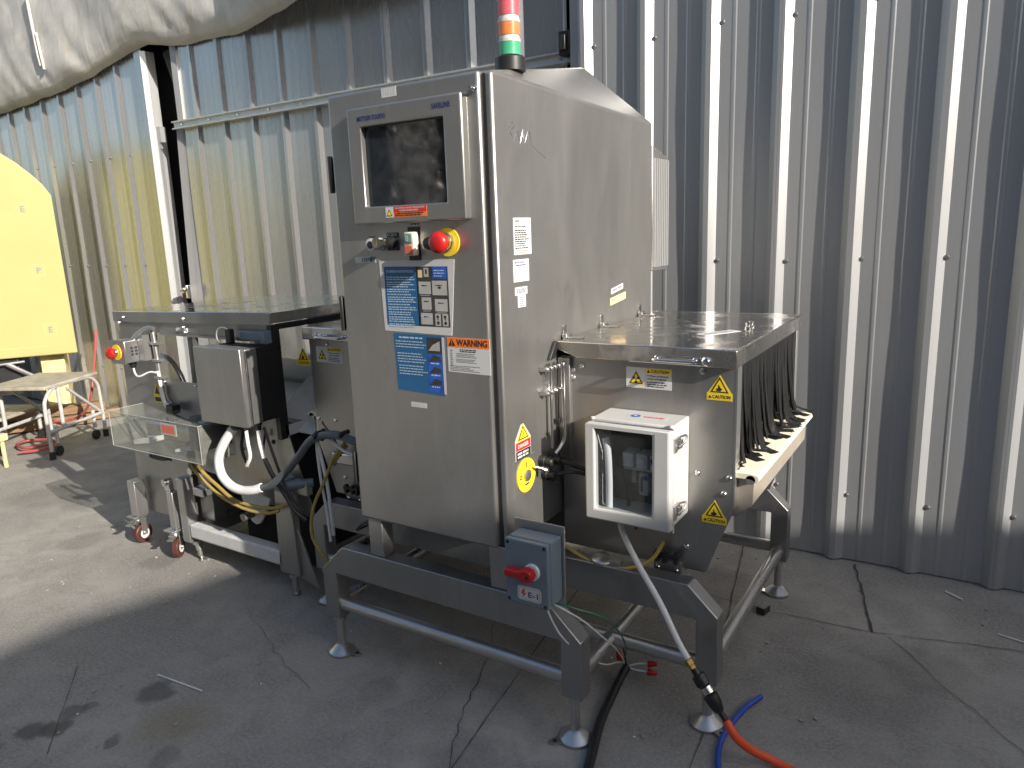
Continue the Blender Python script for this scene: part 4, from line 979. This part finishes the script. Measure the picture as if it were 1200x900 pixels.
d = MB(); d.prism([(-1.72, .46), (-1.72, .715), (-1.065, .745), (-.93, .345), (-1.04, .36), (-1.30, .365), (-1.48, .44)], .006, 'y', -.056); lp = obj("lower_panel", d, M['steel'], RM, .001)
for x, z in ((-1.18, .70), (-1.13, .70), (-1.08, .70), (-1.15, .66), (-1.36, .60), (-1.12, .42), (-1.5, .55)): obj("bolt", disc_bolt(x, -.056, z, .010), M['black'], lp)
# end seen past the control box: inner chute plates, pale colour standing in for bounced light
d = MB(); d.box(-1.055, -1.05, -.065, .60, .70, .745); d.box(-1.30, -.98, .33, .336, .92, 1.17); obj("chute_back", d, M['frame_white'], RM)
d = MB(); d.hexa([(-1.25, .0, .70), (-.96, .0, .70), (-.96, .33, .92), (-1.25, .33, .92), (-1.25, -.0, .706), (-.96, -.0, .706), (-.96, .33, .926), (-1.25, .33, .926)]); obj("chute_floor", d, M['frame_white'], RM)
d = MB(); d.box(-1.075, -1.05, -.092, -.05, .69, 1.17); d.box(-1.07, -1.052, -.05, .66, 1.150, 1.172); obj("end_post", d, M['black'], RM)  # black colour stands in for the shaded strip at this end
# control box
d = MB(); d.box(-1.325, -1.045, -.232, -.176, .788, 1.094); rb_ = obj("control_box", d, M['steel'], RM, .004)
d = MB(); d.box(-1.33, -1.040, -.262, -.236, .783, 1.099); dl = obj("box_door", d, M['steel'], rb_, .004)
d = MB(); d.cyl((-1.037, -.238, .79), (-1.037, -.238, 1.09), .0065, n=10); obj("piano_hinge", d, M['chrome'], rb_)
d = MB(); d.box(-1.322, -1.047, -.1755, -.090, .79, 1.09); obj("stand_off", d, M['black'], rb_)  # mount coloured black in place of the shade on its side
d = MB(); d.box(-1.22, -1.06, -.12, -.09, 1.11, 1.145); d.box(-1.075, -1.05, -.13, -.09, 1.10, 1.15); d.cyl((-1.215, -.125, 1.127), (-1.205, -.125, 1.127), .014, n=10); obj("mounting_rail", d, M['grey_paint'], RM, .002)
d = MB(); d.box(-1.30, -1.27, -.125, -.10, 1.09, 1.15); obj("switch", d, M['black'], RM, .003)
d = MB(); d.tube([(-1.285, -.12, 1.15), (-1.31, -.125, 1.158), (-1.345, -.125, 1.145), (-1.355, -.125, 1.11), (-1.34, -.12, 1.085)], .003, 8); obj("wire", d, M['white_tube'], RM)
for x, y in ((-1.18, -.20), (-1.08, -.18), (-1.12, -.15)):
    d = MB(); d.lathe((x, y, .788), (0, 0, -1), [(.018, 0), (.018, .012), (.013, .014), (.012, .036)], 12); obj("cable_gland", d, M['black'], rb_)
d = MB(); d.tube([(-1.18, -.22, .76), (-1.225, -.24, .70), (-1.262, -.25, .63), (-1.258, -.25, .56), (-1.21, -.25, .52), (-1.15, -.245, .505), (-1.09, -.235, .51), (-1.045, -.222, .525)], .019, 14); wc = obj("white_conduit", d, M['white_tube'], RM)
d = MB()
pth = [V(-1.18, -.22, .76), V(-1.225, -.24, .70), V(-1.262, -.25, .63), V(-1.258, -.25, .56), V(-1.21, -.25, .52), V(-1.15, -.245, .505), V(-1.09, -.235, .51), V(-1.045, -.222, .525)]
d.tube([(-1.16, -.18, .76), (-1.13, -.2, .70), (-1.125, -.2, .64), (-1.15, -.2, .60), (-1.17, -.19, .59)], .0075, 8); obj("white_cable", d, M['white_tube'], RM); d = MB(); d.tube([(-1.08, -.18, .76), (-1.065, -.19, .70), (-1.05, -.19, .64)], .010, 8); obj("white_cable", d, M['white_tube'], RM)
d = MB(); d.tube([(-1.05, -.19, .64), (-1.0, -.19, .56), (-.94, -.19, .49), (-.90, -.19, .44), (-.86, -.17, .40)], .009, 8); d.tube([(-1.07, -.16, .76), (-1.02, -.17, .66), (-.98, -.17, .56), (-.93, -.17, .48), (-.88, -.16, .43)], .006, 8); d.tube([(-1.18, -.17, .76), (-1.2, -.18, .66), (-1.17, -.18, .58)], .007, 8); d.tube([(-1.14, -.10, .72), (-1.17, -.1, .6), (-1.12, -.1, .5), (-1.1, -.1, .42)], .005, 8); obj("black_cable", d, M['black'], RM)
d = MB(); d.tube([(-1.64, -.15, .56), (-1.58, -.16, .50), (-1.48, -.17, .45), (-1.36, -.18, .41), (-1.22, -.18, .385), (-1.10, -.17, .385), (-1.04, -.15, .40)], .007, 10); d.tube([(-1.63, -.14, .555), (-1.55, -.14, .49), (-1.44, -.15, .445), (-1.3, -.16, .40), (-1.1, -.15, .40), (-1.0, -.13, .43)], .008, 8); obj("yellow_cable", d, M['yellow_cable'], RM)
# emergency stop box on an arm
d = MB(); d.box(-2.03, -1.925, -.205, -.125, .975, 1.078); eb = obj("emergency_stop_box", d, M['satin'], RM, .004)
d = MB(); d.box(-2.033, -1.922, -.212, -.2055, .972, 1.081); obj("front_plate", d, M['steel'], eb)
L = Label((-1.9248, -.185, 1.0), V(0, 1, 0), UZ, .05, .055, M['satin'], .0002)
for i in range(3): L.rect(.008, .008 + i * .015, .012, .010, M['ink']); L.rect(.028, .008 + i * .015, .012, .010, M['ink'])
L.build("plate_print", eb)
d = MB(); d.lathe((-1.978, -.212, 1.026), (0, -1, 0), [(.036, 0), (.036, .003)], 24); obj("yellow_ring", d, M['yellow'], eb)
d = MB(); d.lathe((-1.978, -.215, 1.026), (0, -1, 0), [(.016, 0), (.018, .004), (.016, .012)], 20); obj("collar", d, M['chrome'], eb)
d = MB(); d.lathe((-1.978, -.226, 1.026), (0, -1, 0), [(.016, 0), (.026, .008), (.029, .014), (.027, .024), (.016, .032), (0, .034)], 24); obj("mushroom_button", d, M['red'], eb)
d = MB(); d.tube([(-1.95, -.15, 1.068), (-1.92, -.14, 1.10), (-1.87, -.12, 1.13), (-1.83, -.11, 1.13)], .011, 10); d.box(-1.92, -1.88, -.14, -.083, .98, 1.10); d.tube([(-1.86, -.10, 1.13), (-1.85, -.1, 1.0), (-1.845, -.1, .86), (-1.84, -.1, .80), (-1.80, -.1, .76)], .012, 10)
for z in (1.06, .98, .90): d.box(-1.87, -1.82, -.115, -.083, z - .006, z + .006)
obj("mounting_arm", d, M['satin'], RM)
d = MB(); d.lathe((-1.97, -.15, .975), (0, 0, -1), [(.018, 0), (.018, .012), (.012, .03)], 12); obj("cable_gland", d, M['black'], RM)
d = MB(); d.tube([(-1.80, -.11, .76), (-1.74, -.12, .735), (-1.66, -.12, .72), (-1.55, -.13, .72)], .006, 8); obj("black_cable", d, M['black'], RM)
d = MB(); d.box(-1.77, -1.72, -.14, -.10, .74, .78); obj("cable_clip", d, M['black'], RM)
d = MB(); d.box(-1.60, -1.55, -.14, -.10, .725, .745); obj("cable_clip", d, M['black'], RM)
d = MB(); d.tube([(-1.97, -.15, .945), (-1.96, -.15, .915), (-1.93, -.15, .905), (-1.88, -.13, .925), (-1.84, -.12, .925)], .0045, 8); obj("white_cable", d, M['white_tube'], RM); d = MB(); d.tube([(-1.845, -.105, .93), (-1.84, -.105, .84), (-1.82, -.11, .78), (-1.79, -.115, .755)], .009, 8); obj("white_cable", d, M['white_tube'], RM); d = MB(); d.tube([(-1.55, -.13, .72), (-1.45, -.13, .725), (-1.36, -.12, .71)], .005, 8); obj("white_cable", d, M['white_tube'], RM)
L = Label((-1.94, -.0835, .765), V(1, 0, 0), UZ, .055, .10, M['yellow'], corners=[(0, 0), (.055, 0), (.055, .045), (.028, .10), (0, .045)]); L.poly([(.008, .045), (.047, .045), (.028, .086)], M['ink'], 1); L.rect(.005, .008, .045, .02, M['ink'], 1); L.build("caution_tag", RM)
# acrylic catch tray
tx0, tx1, ty0, ty1, tz0, tz1 = -2.03, -1.36, -.262, -.092, .585, .755
def slab(x0, x1, y0, y1, z0, z1, nm, parent, mat=M['acrylic']):
    d = MB(); d.box(x0, x1, y0, y1, z0, z1); return obj(nm, d, mat, parent, .001)
tray = slab(tx0, tx1, ty0, ty1, tz0, tz0 + .004, "catch_tray", RM)
slab(tx0, tx1, ty0, ty0 + .004, tz0 + .0045, tz1 - .0045, "tray_front", tray); slab(tx0, tx0 + .004, ty0 + .0045, ty1, tz0 + .0045, tz1 - .0045, "tray_side", tray); slab(tx1 - .004, tx1, ty0 + .0045, ty1, tz0 + .0045, tz1 - .0045, "tray_side", tray); slab(tx0, tx1, ty0, ty1, tz1 - .004, tz1, "tray_top", tray)
d = MB()
for z in (tz0 + .003, tz1 - .001): d.tube([(tx0, ty0 - .001, z), (tx1, ty0 - .001, z)], .0020, 6, smooth=False)
for x in (tx0, tx1): d.tube([(x, ty0 - .001, tz0), (x, ty0 - .001, tz1)], .0016, 6, smooth=False); d.tube([(x, ty0, tz1), (x, ty1, tz1)], .0016, 6, smooth=False)
obj("glued_edge", d, M['edge'], tray)
L = Label((-1.63, ty0 - .0008, .692), V(1, 0, .0), UZ, .115, .052, M['photo_grey']); L.rect(.008, .008, .094, .036, M['button_red']); L.build("reflector", tray)
d = MB(); d.hexa([(-1.90, -.24, .60), (-1.78, -.22, .62), (-1.78, -.16, .62), (-1.90, -.18, .60), (-1.90, -.24, .625), (-1.78, -.22, .645), (-1.78, -.16, .645), (-1.90, -.18, .625)])
d.hexa([(-1.60, -.23, .60), (-1.46, -.17, .62), (-1.46, -.12, .62), (-1.60, -.18, .60), (-1.60, -.23, .615), (-1.46, -.17, .64), (-1.46, -.12, .64), (-1.60, -.18, .615)]); obj("air_nozzle", d, M['frame_white'], tray, .003)
d = MB(); d.tube([(-1.98, -.2, .71), (-1.92, -.2, .66), (-1.85, -.2, .61)], .008, 8); d.tube([(-1.98, -.16, .70), (-1.7, -.16, .69), (-1.5, -.16, .68)], .012, 8); d.cyl((-1.98, -.2, .71), (-1.96, -.2, .72), .016, n=10); obj("air_pipe", d, M['satin'], tray)
d = MB(); d.box(-1.45, -1.365, -.25, -.10, .64, .74); obj("tray_end_shade", d, M['black'], tray, .003)  # black block put in for the shading inside the tray's end
# reject bin
d = MB(); d.box(-2.235, -1.785, -.055, .40, .165, .575); bn = obj("reject_bin", d, M['steel'], RM, .004)
d = MB(); d.tube([(-2.08, -.055, .478), (-2.075, -.07, .472), (-2.04, -.072, .468), (-1.98, -.072, .468), (-1.945, -.07, .472), (-1.94, -.055, .478)], .005, 8); d.box(-2.10, -1.92, -.058, -.054, .465, .49); obj("bin_handle", d, M['darksheet'], bn)
# legs, casters
def sqleg(x, y, z0, z1, w=.03): 
    d = MB(); d.box(x - w, x + w, y - w, y + w, z0, z1); return obj("leg", d, M['satin'], RM, .004)
def caster(x, y, ang):
    ca, sa = math.cos(ang), math.sin(ang); ax = V(ca, sa, 0)
    d = MB(); d.box(x - .035, x + .035, y - .035, y + .035, .148, .156); d.cyl((x, y, .12), (x, y, .148), .020, n=14)
    o = V(x, y, 0) + V(-sa, ca, 0) * .02
    for k in (-1, 1): d.obox(o + ax * .017 * k + V(0, 0, .09), ax, V(-sa, ca, 0), V(0, 0, 1), .002, .016, .045)
    d.obox(V(x, y, .128), ax, V(-sa, ca, 0), V(0, 0, 1), .02, .03, .004); d.cyl(o - ax * .026 + V(0, 0, .055), o + ax * .026 + V(0, 0, .055), .007, n=8); d.obox(V(x, y, .12) + V(sa, -ca, 0) * .045, ax, V(-sa, ca, 0), V(0, 0, 1), .014, .02, .003)
    c = obj("caster", d, M['satin'], RM, .001)
    d = MB(); d.lathe(o - ax * .014 + V(0, 0, .052), ax, [(.030, -.001), (.046, 0), (.050, .004), (.050, .024), (.046, .028), (.030, .029)], 26); obj("wheel", d, M['caster'], c)
    d = MB(); d.lathe(o - ax * .0165 + V(0, 0, .052), ax, [(.026, 0), (.026, .033)], 16); obj("hub", d, M['frame_white'], c)
sqleg(-2.175, -.105, .157, .345); caster(-2.19, -.115, R(10)); sqleg(-1.84, -.12, .157, .345, .022); caster(-1.845, -.135, R(35))
sqleg(-1.765, -.10, .10, .42, .028)
d = MB(); d.lathe((-1.74, -.09, .10), (.14, .04, -1), [(.024, 0), (.024, .015), (.016, .02), (.016, .045), (.011, .05), (.011, .07), (.003, .098)], 14); d.cyl((-1.715, -.085, .002), (-1.715, -.085, .008), .018, n=12); obj("spike_foot", d, M['satin'], RM)
d = MB(); d.box(-1.88, -1.84, -.135, -.11, .345, .40); d.cyl((-1.86, -.15, .39), (-1.86, -.11, .39), .018, n=10); obj("clamp", d, M['chrome'], RM, .002)
d = MB(); d.cyl((-1.67, -.13, .47), (-1.67, -.10, .47), .018, n=12); obj("knob", d, M['chrome'], RM, .002)
d = MB(); d.box(-1.735, -1.085, -.125, -.065, .125, .195); obj("lower_beam", d, M['frame_white'], RM, .01, 3)
d = MB(); d.box(-1.735, -1.64, -.05, .02, .20, .43); d.box(-1.74, -1.68, -.03, .5, .125, .195); d.box(-1.68, -1.60, -.12, -.07, .35, .39); obj("side_beam", d, M['satin'], RM, .004)
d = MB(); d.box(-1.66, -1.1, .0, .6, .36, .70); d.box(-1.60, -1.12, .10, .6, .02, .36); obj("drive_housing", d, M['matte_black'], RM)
d = MB(); d.prism([(-1.095, .475), (-1.02, .475), (-.995, .36), (-.985, .10), (-1.108, .10)], .035, 'y', -.125); d.prism([(-1.0, .33), (-.89, .06), (-1.0, .09)], .012, 'y', -.11); d.box(-1.04, -.93, -.09, -.06, .46, .52); obj("leg", d, M['steel'], RM, .003)
d = MB(); d.box(-1.085, -1.01, -.135, -.075, .4755, .535); d.cyl((-1.02, -.15, .51), (-.93, -.05, .51), .02, n=12); obj("leg_clamp", d, M['grey_paint'], RM, .004)
d = MB(); d.cyl((-1.04, -.108, .1), (-1.04, -.108, .012), .012, n=12); d.cyl((-1.04, -.108, .085), (-1.04, -.108, .098), .022, n=6); d.cyl((-1.04, -.108, .004), (-1.04, -.108, .012), .02, n=12); obj("levelling_foot", d, M['satin'], RM)
pp = [(-1.33, .40), (-1.30, .33), (-1.275, .295), (-1.25, .285), (-1.222, .295), (-1.17, .36), (-1.14, .42), (-1.33, .44)]
d = MB(); d.prism(pp, .012, 'y', -.115); pb_ = obj("pulley_guard", d, M['frame_white'], RM, .003)
d = MB(); d.cyl((-1.262, -.115, .335), (-1.262, -.165, .335), .016, n=14); d.lathe((-1.262, -.165, .335), (0, -1, 0), [(.018, 0), (.018, .004)], 14); obj("pulley_shaft", d, M['darksheet'], pb_)

# ------------------------------------------------------------------ hoses, cables and bits on the ground
AH = thing("air_hose", (.83, -.2, 0), "air line of white tube, black couplers and orange hose from the white box", "hose")
tip = V(.737, -.2, .28)
d = MB(); d.tube([(.486, -.11, .66), (.490, -.112, .60), (.55, -.13, .51), (.63, -.16, .42), (.70, -.19, .325), tip], .0095, 10); obj("white_tube", d, M['white_tube'], AH)
e2 = V(.83, -.215, .165); ax_ = (e2 - tip).normalized()
d = MB(); d.lathe(tip - ax_ * .01, ax_, [(.010, 0), (.015, .003), (.015, .018), (.012, .02), (.012, .03)], 6); obj("brass_fitting", d, M['brass'], AH)
d = MB(); d.lathe(tip + ax_ * .02, ax_, [(.011, 0), (.012, .02), (.020, .022), (.021, .05), (.016, .055)], 14); d.lathe(tip + ax_ * .10, ax_, [(.015, 0), (.022, .004), (.020, .03), (.014, .05), (.009, .055), (.0085, .085)], 14); obj("coupler", d, M['black'], AH)
d = MB(); d.lathe(tip + ax_ * .074, ax_, [(.013, 0), (.018, .003), (.018, .022), (.013, .026)], 10); obj("steel_collar", d, M['chrome'], AH)
e3 = tip + ax_ * .180
d = MB(); d.tube([e3, e3 + ax_ * .05, (.92, -.195, .055), (.997, -.165, .016), (1.12, -.22, .014), (1.3, -.5, .014), (1.35, -1.0, .014)], .0125, 12); obj("orange_tube", d, M['orange_hose'], AH)
d = MB(); d.tube([(.868, .126, .012), (.842, .06, .010), (.826, -.018, .010), (.817, -.10, .010), (.822, -.18, .010), (.855, -.28, .010), (.95, -.40, .010), (1.1, -.55, .010)], .0085, 10)
tag(obj("blue_tube", d, M['blue_hose']), "loose bright blue tube curled on the concrete beside the orange hose", "tube")
PC = thing("power_cable", (.46, -.1, 0), "thick black cable on the concrete with loose wires and red wire nuts at its end", "cable")
d = MB(); d.tube([(.75, -1.2, .015), (.62, -.75, .015), (.545, -.50, .015), (.508, -.37, .015), (.474, -.25, .016), (.454, -.12, .022), (.446, -.03, .035), (.448, .015, .05)], .0145, 12); obj("sheath", d, M['black'], PC)
ends = [((.448, .015, .05), (.44, .02, .085), (.432, .02, .12), (0, 0, 1)), ((.448, .015, .05), (.435, .015, .06), (.425, .01, .075), (-.2, 0, 1)), ((.448, .015, .05), (.48, .035, .06), (.51, .05, .06), (1, .35, .12)), ((.448, .015, .05), (.48, .02, .045), (.515, .035, .04), (1, .25, -.05))]
for i, (a, b, c, dr) in enumerate(ends):
    d = MB(); d.tube([a, b, c], .003, 6); obj("wire", d, [M['black'], M['black'], M['white_tube'], M['fr_grey']][i], PC)
    d = MB(); d.lathe(c, dr, [(.011, 0), (.012, .004), (.008, .026), (.005, .032)], 10); obj("wire_nut", d, M['red'], PC)
d = MB(); d.tube([(.40, -.43, .483), (.405, -.43, .46), (.425, -.40, .38), (.435, -.30, .27), (.44, -.15, .15), (.43, -.03, .085), (.437, .012, .065)], .0026, 6); obj("supply_wire", d, M['white_tube'], IM)
d = MB(); d.tube([(.412, -.42, .482), (.45, -.42, .475), (.49, -.38, .43), (.50, -.30, .35), (.48, -.15, .22), (.45, -.02, .10), (.44, .012, .06)], .0026, 6); obj("supply_wire", d, M['white_tube'], IM)
d = MB(); d.tube([(.415, -.41, .482), (.47, -.40, .475), (.53, -.33, .425), (.53, -.22, .32), (.495, -.1, .2), (.45, .0, .10), (.436, .015, .07)], .0026, 6); obj("supply_wire", d, M['green_wire'], IM)
d = MB(); d.prism([(.718, .660), (.752, .652), (.764, .700), (.730, .708)], .028, 'z', .003); rbk = tag(obj("rubber_block", d, M['black'], bevel=.003), "small black rubber block lying on the concrete by the rear foot", "block")
def stick(a, b, r, lab):
    d = MB(); d.cyl((*a, r + .002), (*b, r + .002), r, n=6); tag(obj("stick", d, M['litter']), lab, "litter", "pale sticks lying on the concrete")
stick((-1.015, -.771), (-.788, -.752), .0028, "long thin pale stick lying in the shaded foreground left of the machine")
stick((1.345, 1.19), (1.405, 1.145), .004, "short pale stick lying on the concrete near the ribbed wall at far right")
stick((1.52, .92), (1.60, .90), .003, "thin pale twig at the right edge of the concrete")
spots = MB()
for i in range(150):
    x, y = random.uniform(-2.8, 1.6), random.uniform(-1.3, 1.2); s = random.uniform(.0025, .007)
    spots.obox((x, y, s * .5 + .001), (math.cos(i), math.sin(i), 0), (-math.sin(i), math.cos(i), 0), (0, 0, 1), s, s * .6, s * .4)
struct(obj("grit", spots, M['tread']), 'stuff')
spots = MB()
for i in range(22):
    x, y = random.uniform(-2.0, 1.6), random.uniform(-1.2, 1.2); s = random.uniform(.003, .008)
    spots.obox((x, y, .003), (math.cos(i), math.sin(i), 0), (-math.sin(i), math.cos(i), 0), (0, 0, 1), s, s * .4, .0015)
struct(obj("paper_flecks", spots, M['litter']), 'stuff')

# ------------------------------------------------------------------ left edge: yellow machine, step stand
n_ = V(.84, -.545, 0).normalized(); t_ = V(-.545, -.84, 0).normalized()
YC = V(-5.2, 1.24, 0)
YK = lambda z: 1.512 + (z - 1.512) * 1.065
YM = thing("yellow_machine", (-5.3, .4, 0), "pale yellow rounded steel housing on yellow legs at the left edge of the yard", "machine")
prof = []
topz, wid = 2.42, 3.0
prof.append((0.0, .66)); prof.append((0.012, 1.905))
for q in [(.06, 1.99), (.115, 2.055), (.21, 2.15), (.32, 2.235), (.46, 2.31), (.65, 2.37), (.9, 2.41), (1.25, 2.43), (1.6, 2.43)]: prof.append(q)
prof += [(2.4, 2.40), (2.8, 2.2), (3.0, 1.9), (3.0, .66)]
d = MB(); A = []; B = []
for s_, z in prof:
    s_, z = s_ * 1.065, YK(z)
    A.append(d.bm.verts.new(YC + t_ * s_ + V(0, 0, z))); B.append(d.bm.verts.new(YC + t_ * s_ + V(-.60, .13, z)))
d.bm.faces.new(A); d.bm.faces.new(B[::-1])
for i in range(len(A)): d.bm.faces.new((A[i], B[i], B[(i + 1) % len(A)], A[(i + 1) % len(A)]))
yh = obj("housing", d, M['yellow_paint'], YM, .012, 3)
def on_panel(s_, z): return YC + t_ * s_ + n_ * .0005 + V(0, 0, z)
for s_, z, ch in ((.185, 1.80, "E"), (.145, 1.33, "P"), (.13, .86, "E")):
    L = Label(on_panel((s_ + .075) * 1.065, YK(z) - .04), -t_, UZ, .085, .095, M['yellow_paint'], .0006)
    for a in ((0, 0, .085, .002), (0, .093, .085, .002), (0, 0, .002, .095), (.083, 0, .002, .095)): L.rect(*a, M['yellow_old'], 1)
    L.text(ch, .028, .02, .05, M['inkgrey'], 1); L.build("latch_plate", YM)
L = Label(on_panel(1.9, .685), -t_, UZ, 1.68, .003, M['yellow_old'], .0005); L.build("panel_seam", YM)
for s_ in (.22, 1.5):
    d = MB(); c = YC + t_ * s_ - n_ * .3
    d.obox(c + V(0, 0, .31), t_, n_, (0, 0, 1), .09, .16, .31); d.obox(c + V(0, 0, .03), t_, n_, (0, 0, 1), .16, .22, .03)
    obj("leg", d, M['yellow_old'], YM, .006)
d = MB(); c = YC + t_ * .95 - n_ * .30; d.obox(c + V(0, 0, .44), t_, n_, (0, 0, 1), .50, .25, .16); d.obox(c + t_ * .2 + V(0, 0, .28), t_, n_, (0, 0, 1), .2, .15, .1); d.cyl(c + n_ * .2 + V(0, 0, .42), c + n_ * .34 + V(0, 0, .42), .09, n=16); obj("drive_unit", d, M['black'], YM, .01)
d = MB(); d.cyl(c + n_ * .3 - t_ * .2 + V(0, 0, .55), c + n_ * .3 - t_ * .55 + V(0, 0, .57), .012, n=8); d.cyl(c + n_ * .3 - t_ * .42 + V(0, 0, .56), c + n_ * .3 - t_ * .62 + V(0, 0, .42), .02, n=8); obj("linkage", d, M['satin'], YM)
d = MB(); d.tube([c + n_ * .34 + V(0, 0, .6), c + n_ * .36 - t_ * .02 + V(0, 0, .4), c + n_ * .36 + V(0, 0, .2)], .014, 8); obj("hose", d, M['fr_grey'], YM)
for k in range(3):
    d = MB(); o_ = V(-5.3, .95 - .12 * k, .06 + .085 * (k % 2)); d.obox(o_, (-.4, -.9, .02), (.9, -.4, 0), (0, 0, 1), .55, .05, .04)
    tag(obj("timber", d, M['wood'], bevel=.004), ["brown timber baulk nearest the wall under the yellow machine", "upper brown timber baulk under the yellow machine", "front brown timber baulk under the yellow machine"][k], "timber", "timber baulks under the yellow machine")
d = MB(); d.tube([(-4.98, 1.3, .80), (-4.88, 1.22, .66), (-4.70, 1.08, .50), (-4.66, 1.02, .34), (-4.74, 1.0, .2), (-4.85, .95, .12), (-5.0, .85, .10)], .010, 10)
tag(obj("red_hose", d, M['pink_hose']), "faded red hose drooping from the yellow machine beside the wall", "hose")
d = MB(); d.tube([(-4.55, .38, .03), (-4.45, .5, .035), (-4.5, .62, .03), (-4.7, .68, .03), (-4.85, .6, .03), (-4.8, .48, .035), (-4.6, .45, .04), (-4.48, .58, .05)], .010, 10)
tag(obj("coiled_hose", d, M['pink_hose']), "red hose coiled on the ground under the rolling step stand", "hose")

ST = thing("step_stand", (-4.5, .6, 0), "white tube rolling step stand with worn grey treads in front of the yellow machine", "step stand")
A0 = V(-4.22, .455, 0); e1 = V(-.46, .888, 0).normalized(); e3_ = V(-.888, -.46, 0).normalized()
def sp_(a, b, z): return A0 + e1 * a + e3_ * b + V(0, 0, z)
for b in (0, .46):
    d = MB(); d.tube([sp_(0, b, .05), sp_(0, b, .36), sp_(.02, b, .44), sp_(.09, b, .50), sp_(.20, b, .513), sp_(.42, b, .513), sp_(.53, b, .50), sp_(.60, b, .44), sp_(.615, b, .36), sp_(.62, b, .06)], .0135, 10); obj("side_hoop", d, M['stand'], ST)
    d = MB(); d.cyl(sp_(.0, b, .20), sp_(.62, b, .20), .014, n=10); d.cyl(sp_(.16, b, .20), sp_(.16, b, .51), .014, n=10); d.cyl(sp_(.25, b, .48), sp_(.60, b, .21), .012, n=10); obj("brace", d, M['stand'], ST)
    for a in (0, .62):
        d = MB(); d.cyl(sp_(a, b, .003), sp_(a, b, .06), .021, n=12); obj("rubber_tip", d, M['black'], ST)
    for a in (.10, .53):
        d = MB(); d.cyl(sp_(a, b + .02, .10), sp_(a, b + .02, .24), .014, n=8); ck = obj("caster_fork", d, M['stand'], ST)
        d = MB(); d.lathe(sp_(a, b + .008, .04), e3_, [(.036, 0), (.038, .004), (.038, .02), (.036, .024)], 16); obj("wheel", d, M['black'], ck)
d = MB(); c = sp_(.31, .23, .523); d.obox(c, e1, e3_, (0, 0, 1), .30, .245, .012); obj("tread", d, M['tread'], ST, .006)
d = MB(); c = sp_(.31, .66, .265); d.obox(c, e1, e3_, (0, 0, 1), .30, .19, .012); obj("tread", d, M['tread'], ST, .006)
d = MB()
for a in (0.02, .60): d.cyl(sp_(a, .46, .25), sp_(a, .86, .25), .014, n=10); d.cyl(sp_(a, .85, .25), sp_(a, .85, .01), .014, n=10)
obj("lower_frame", d, M['stand'], ST)
# low rusty stool in front of it
LS = thing("low_stool", (-4.2, .0, 0), "low chipped yellow step stool with a rusty edge at the far left", "stool")
c = V(-4.28, -.05, .0); ax1 = V(-.25, .97, 0).normalized(); ax2 = V(-.97, -.25, 0).normalized()
d = MB(); d.obox(c + ax2 * .28 + V(0, 0, .235), ax1, ax2, (0, 0, 1), .28, .30, .014); obj("seat", d, M['tread'], LS, .006)
d = MB(); d.obox(c - ax2 * .022 + V(0, 0, .22), ax1, ax2, (0, 0, 1), .28, .006, .022); d.obox(c + ax1 * .286 + ax2 * .28 + V(0, 0, .22), ax1, ax2, (0, 0, 1), .006, .30, .022); obj("rim", d, M['yellow_old'], LS)
for a, b in ((.26, 0), (.26, .54), (-.26, 0), (-.26, .54)):
    d = MB(); p_ = c + ax1 * a + ax2 * b; d.cyl(p_ + V(0, 0, .22), p_ + V(0, 0, .002), .014, n=8); obj("leg", d, M['yellow_old'], LS)

# ------------------------------------------------------------------ out of the frame: what shades and mirrors in the scene
NB = thing("shade_blocker", (10, -4, 0), "tall added trailer parked to the right beyond the photo, shading the yard", "blocker")
pr = [(0, 0), (1.25, .0), (1.25, 3.1), (-.2, 3.2), (-.35, 3.38), (-1.0, 3.75), (-1.7, 4.0), (-2.0, 4.1), (-2.2, 4.24), (-2.41, 4.36), (-2.61, 4.38), (-2.83, 4.41), (-3.06, 4.45), (-3.5, 4.46), (-5, 4.48), (-14, 4.50), (-14, .0)]  # added block, top outline shaped to set the shade edge
d = MB(); d.prism(pr[1:], 3.0, 'x', 8.0); obj("cover", d, M['stucco'], NB)
BB = thing("backdrop", (-2, -12, 0), "brown warehouse added behind the camera, unseen, to darken steel reflections", "added wall")
d = MB(); d.box(-16, 9, -16, -11, 0, 8.5); obj("wall", d, M['stucco'], BB)  # added unseen to keep bright sky out of the steel's reflections
for x in (-12, -6, 0, 5):
    d = MB(); d.box(x - 1.6, x + 1.6, -11, -10.97, 0, 3.6); obj("backdrop_panel", d, M['darksheet'], BB)

# a stretch-wrapped load behind the camera, mirrored in the screen
WP = thing("wrapped_pallet", (-3.95, -5.0, 0), "stretch-wrapped pallet load behind the camera, mirrored in the screen", "pallet")
d = MB(); G = []
nu, nz = 64, 60
for j in range(nz + 1):
    z = .15 + 2.75 * j / nz; row = []
    for i in range(nu):
        a = 2 * math.pi * i / nu; sx = math.copysign(abs(math.cos(a)) ** .35, math.cos(a)); sy = math.copysign(abs(math.sin(a)) ** .35, math.sin(a))
        w = .06 * noise.noise((sx * 3, sy * 3 + z * 2, z * 4)) + .06 * noise.noise((sx * 9, sy * 9, z * 11))
        row.append(d.bm.verts.new((-3.95 + sx * (.20 + w), -5.0 + sy * (.40 + w), z)))
    G.append(row)
for A, B in zip(G, G[1:]):
    for i in range(nu): d.bm.faces.new((A[i], A[(i + 1) % nu], B[(i + 1) % nu], B[i]))
d.bm.faces.new(G[-1])
obj("stretch_wrap", d, M['wrap'], WP, angle=12)
d = MB(); d.box(-4.4, -3.5, -5.5, -4.5, .02, .14); obj("pallet_deck", d, M['wood'], WP)
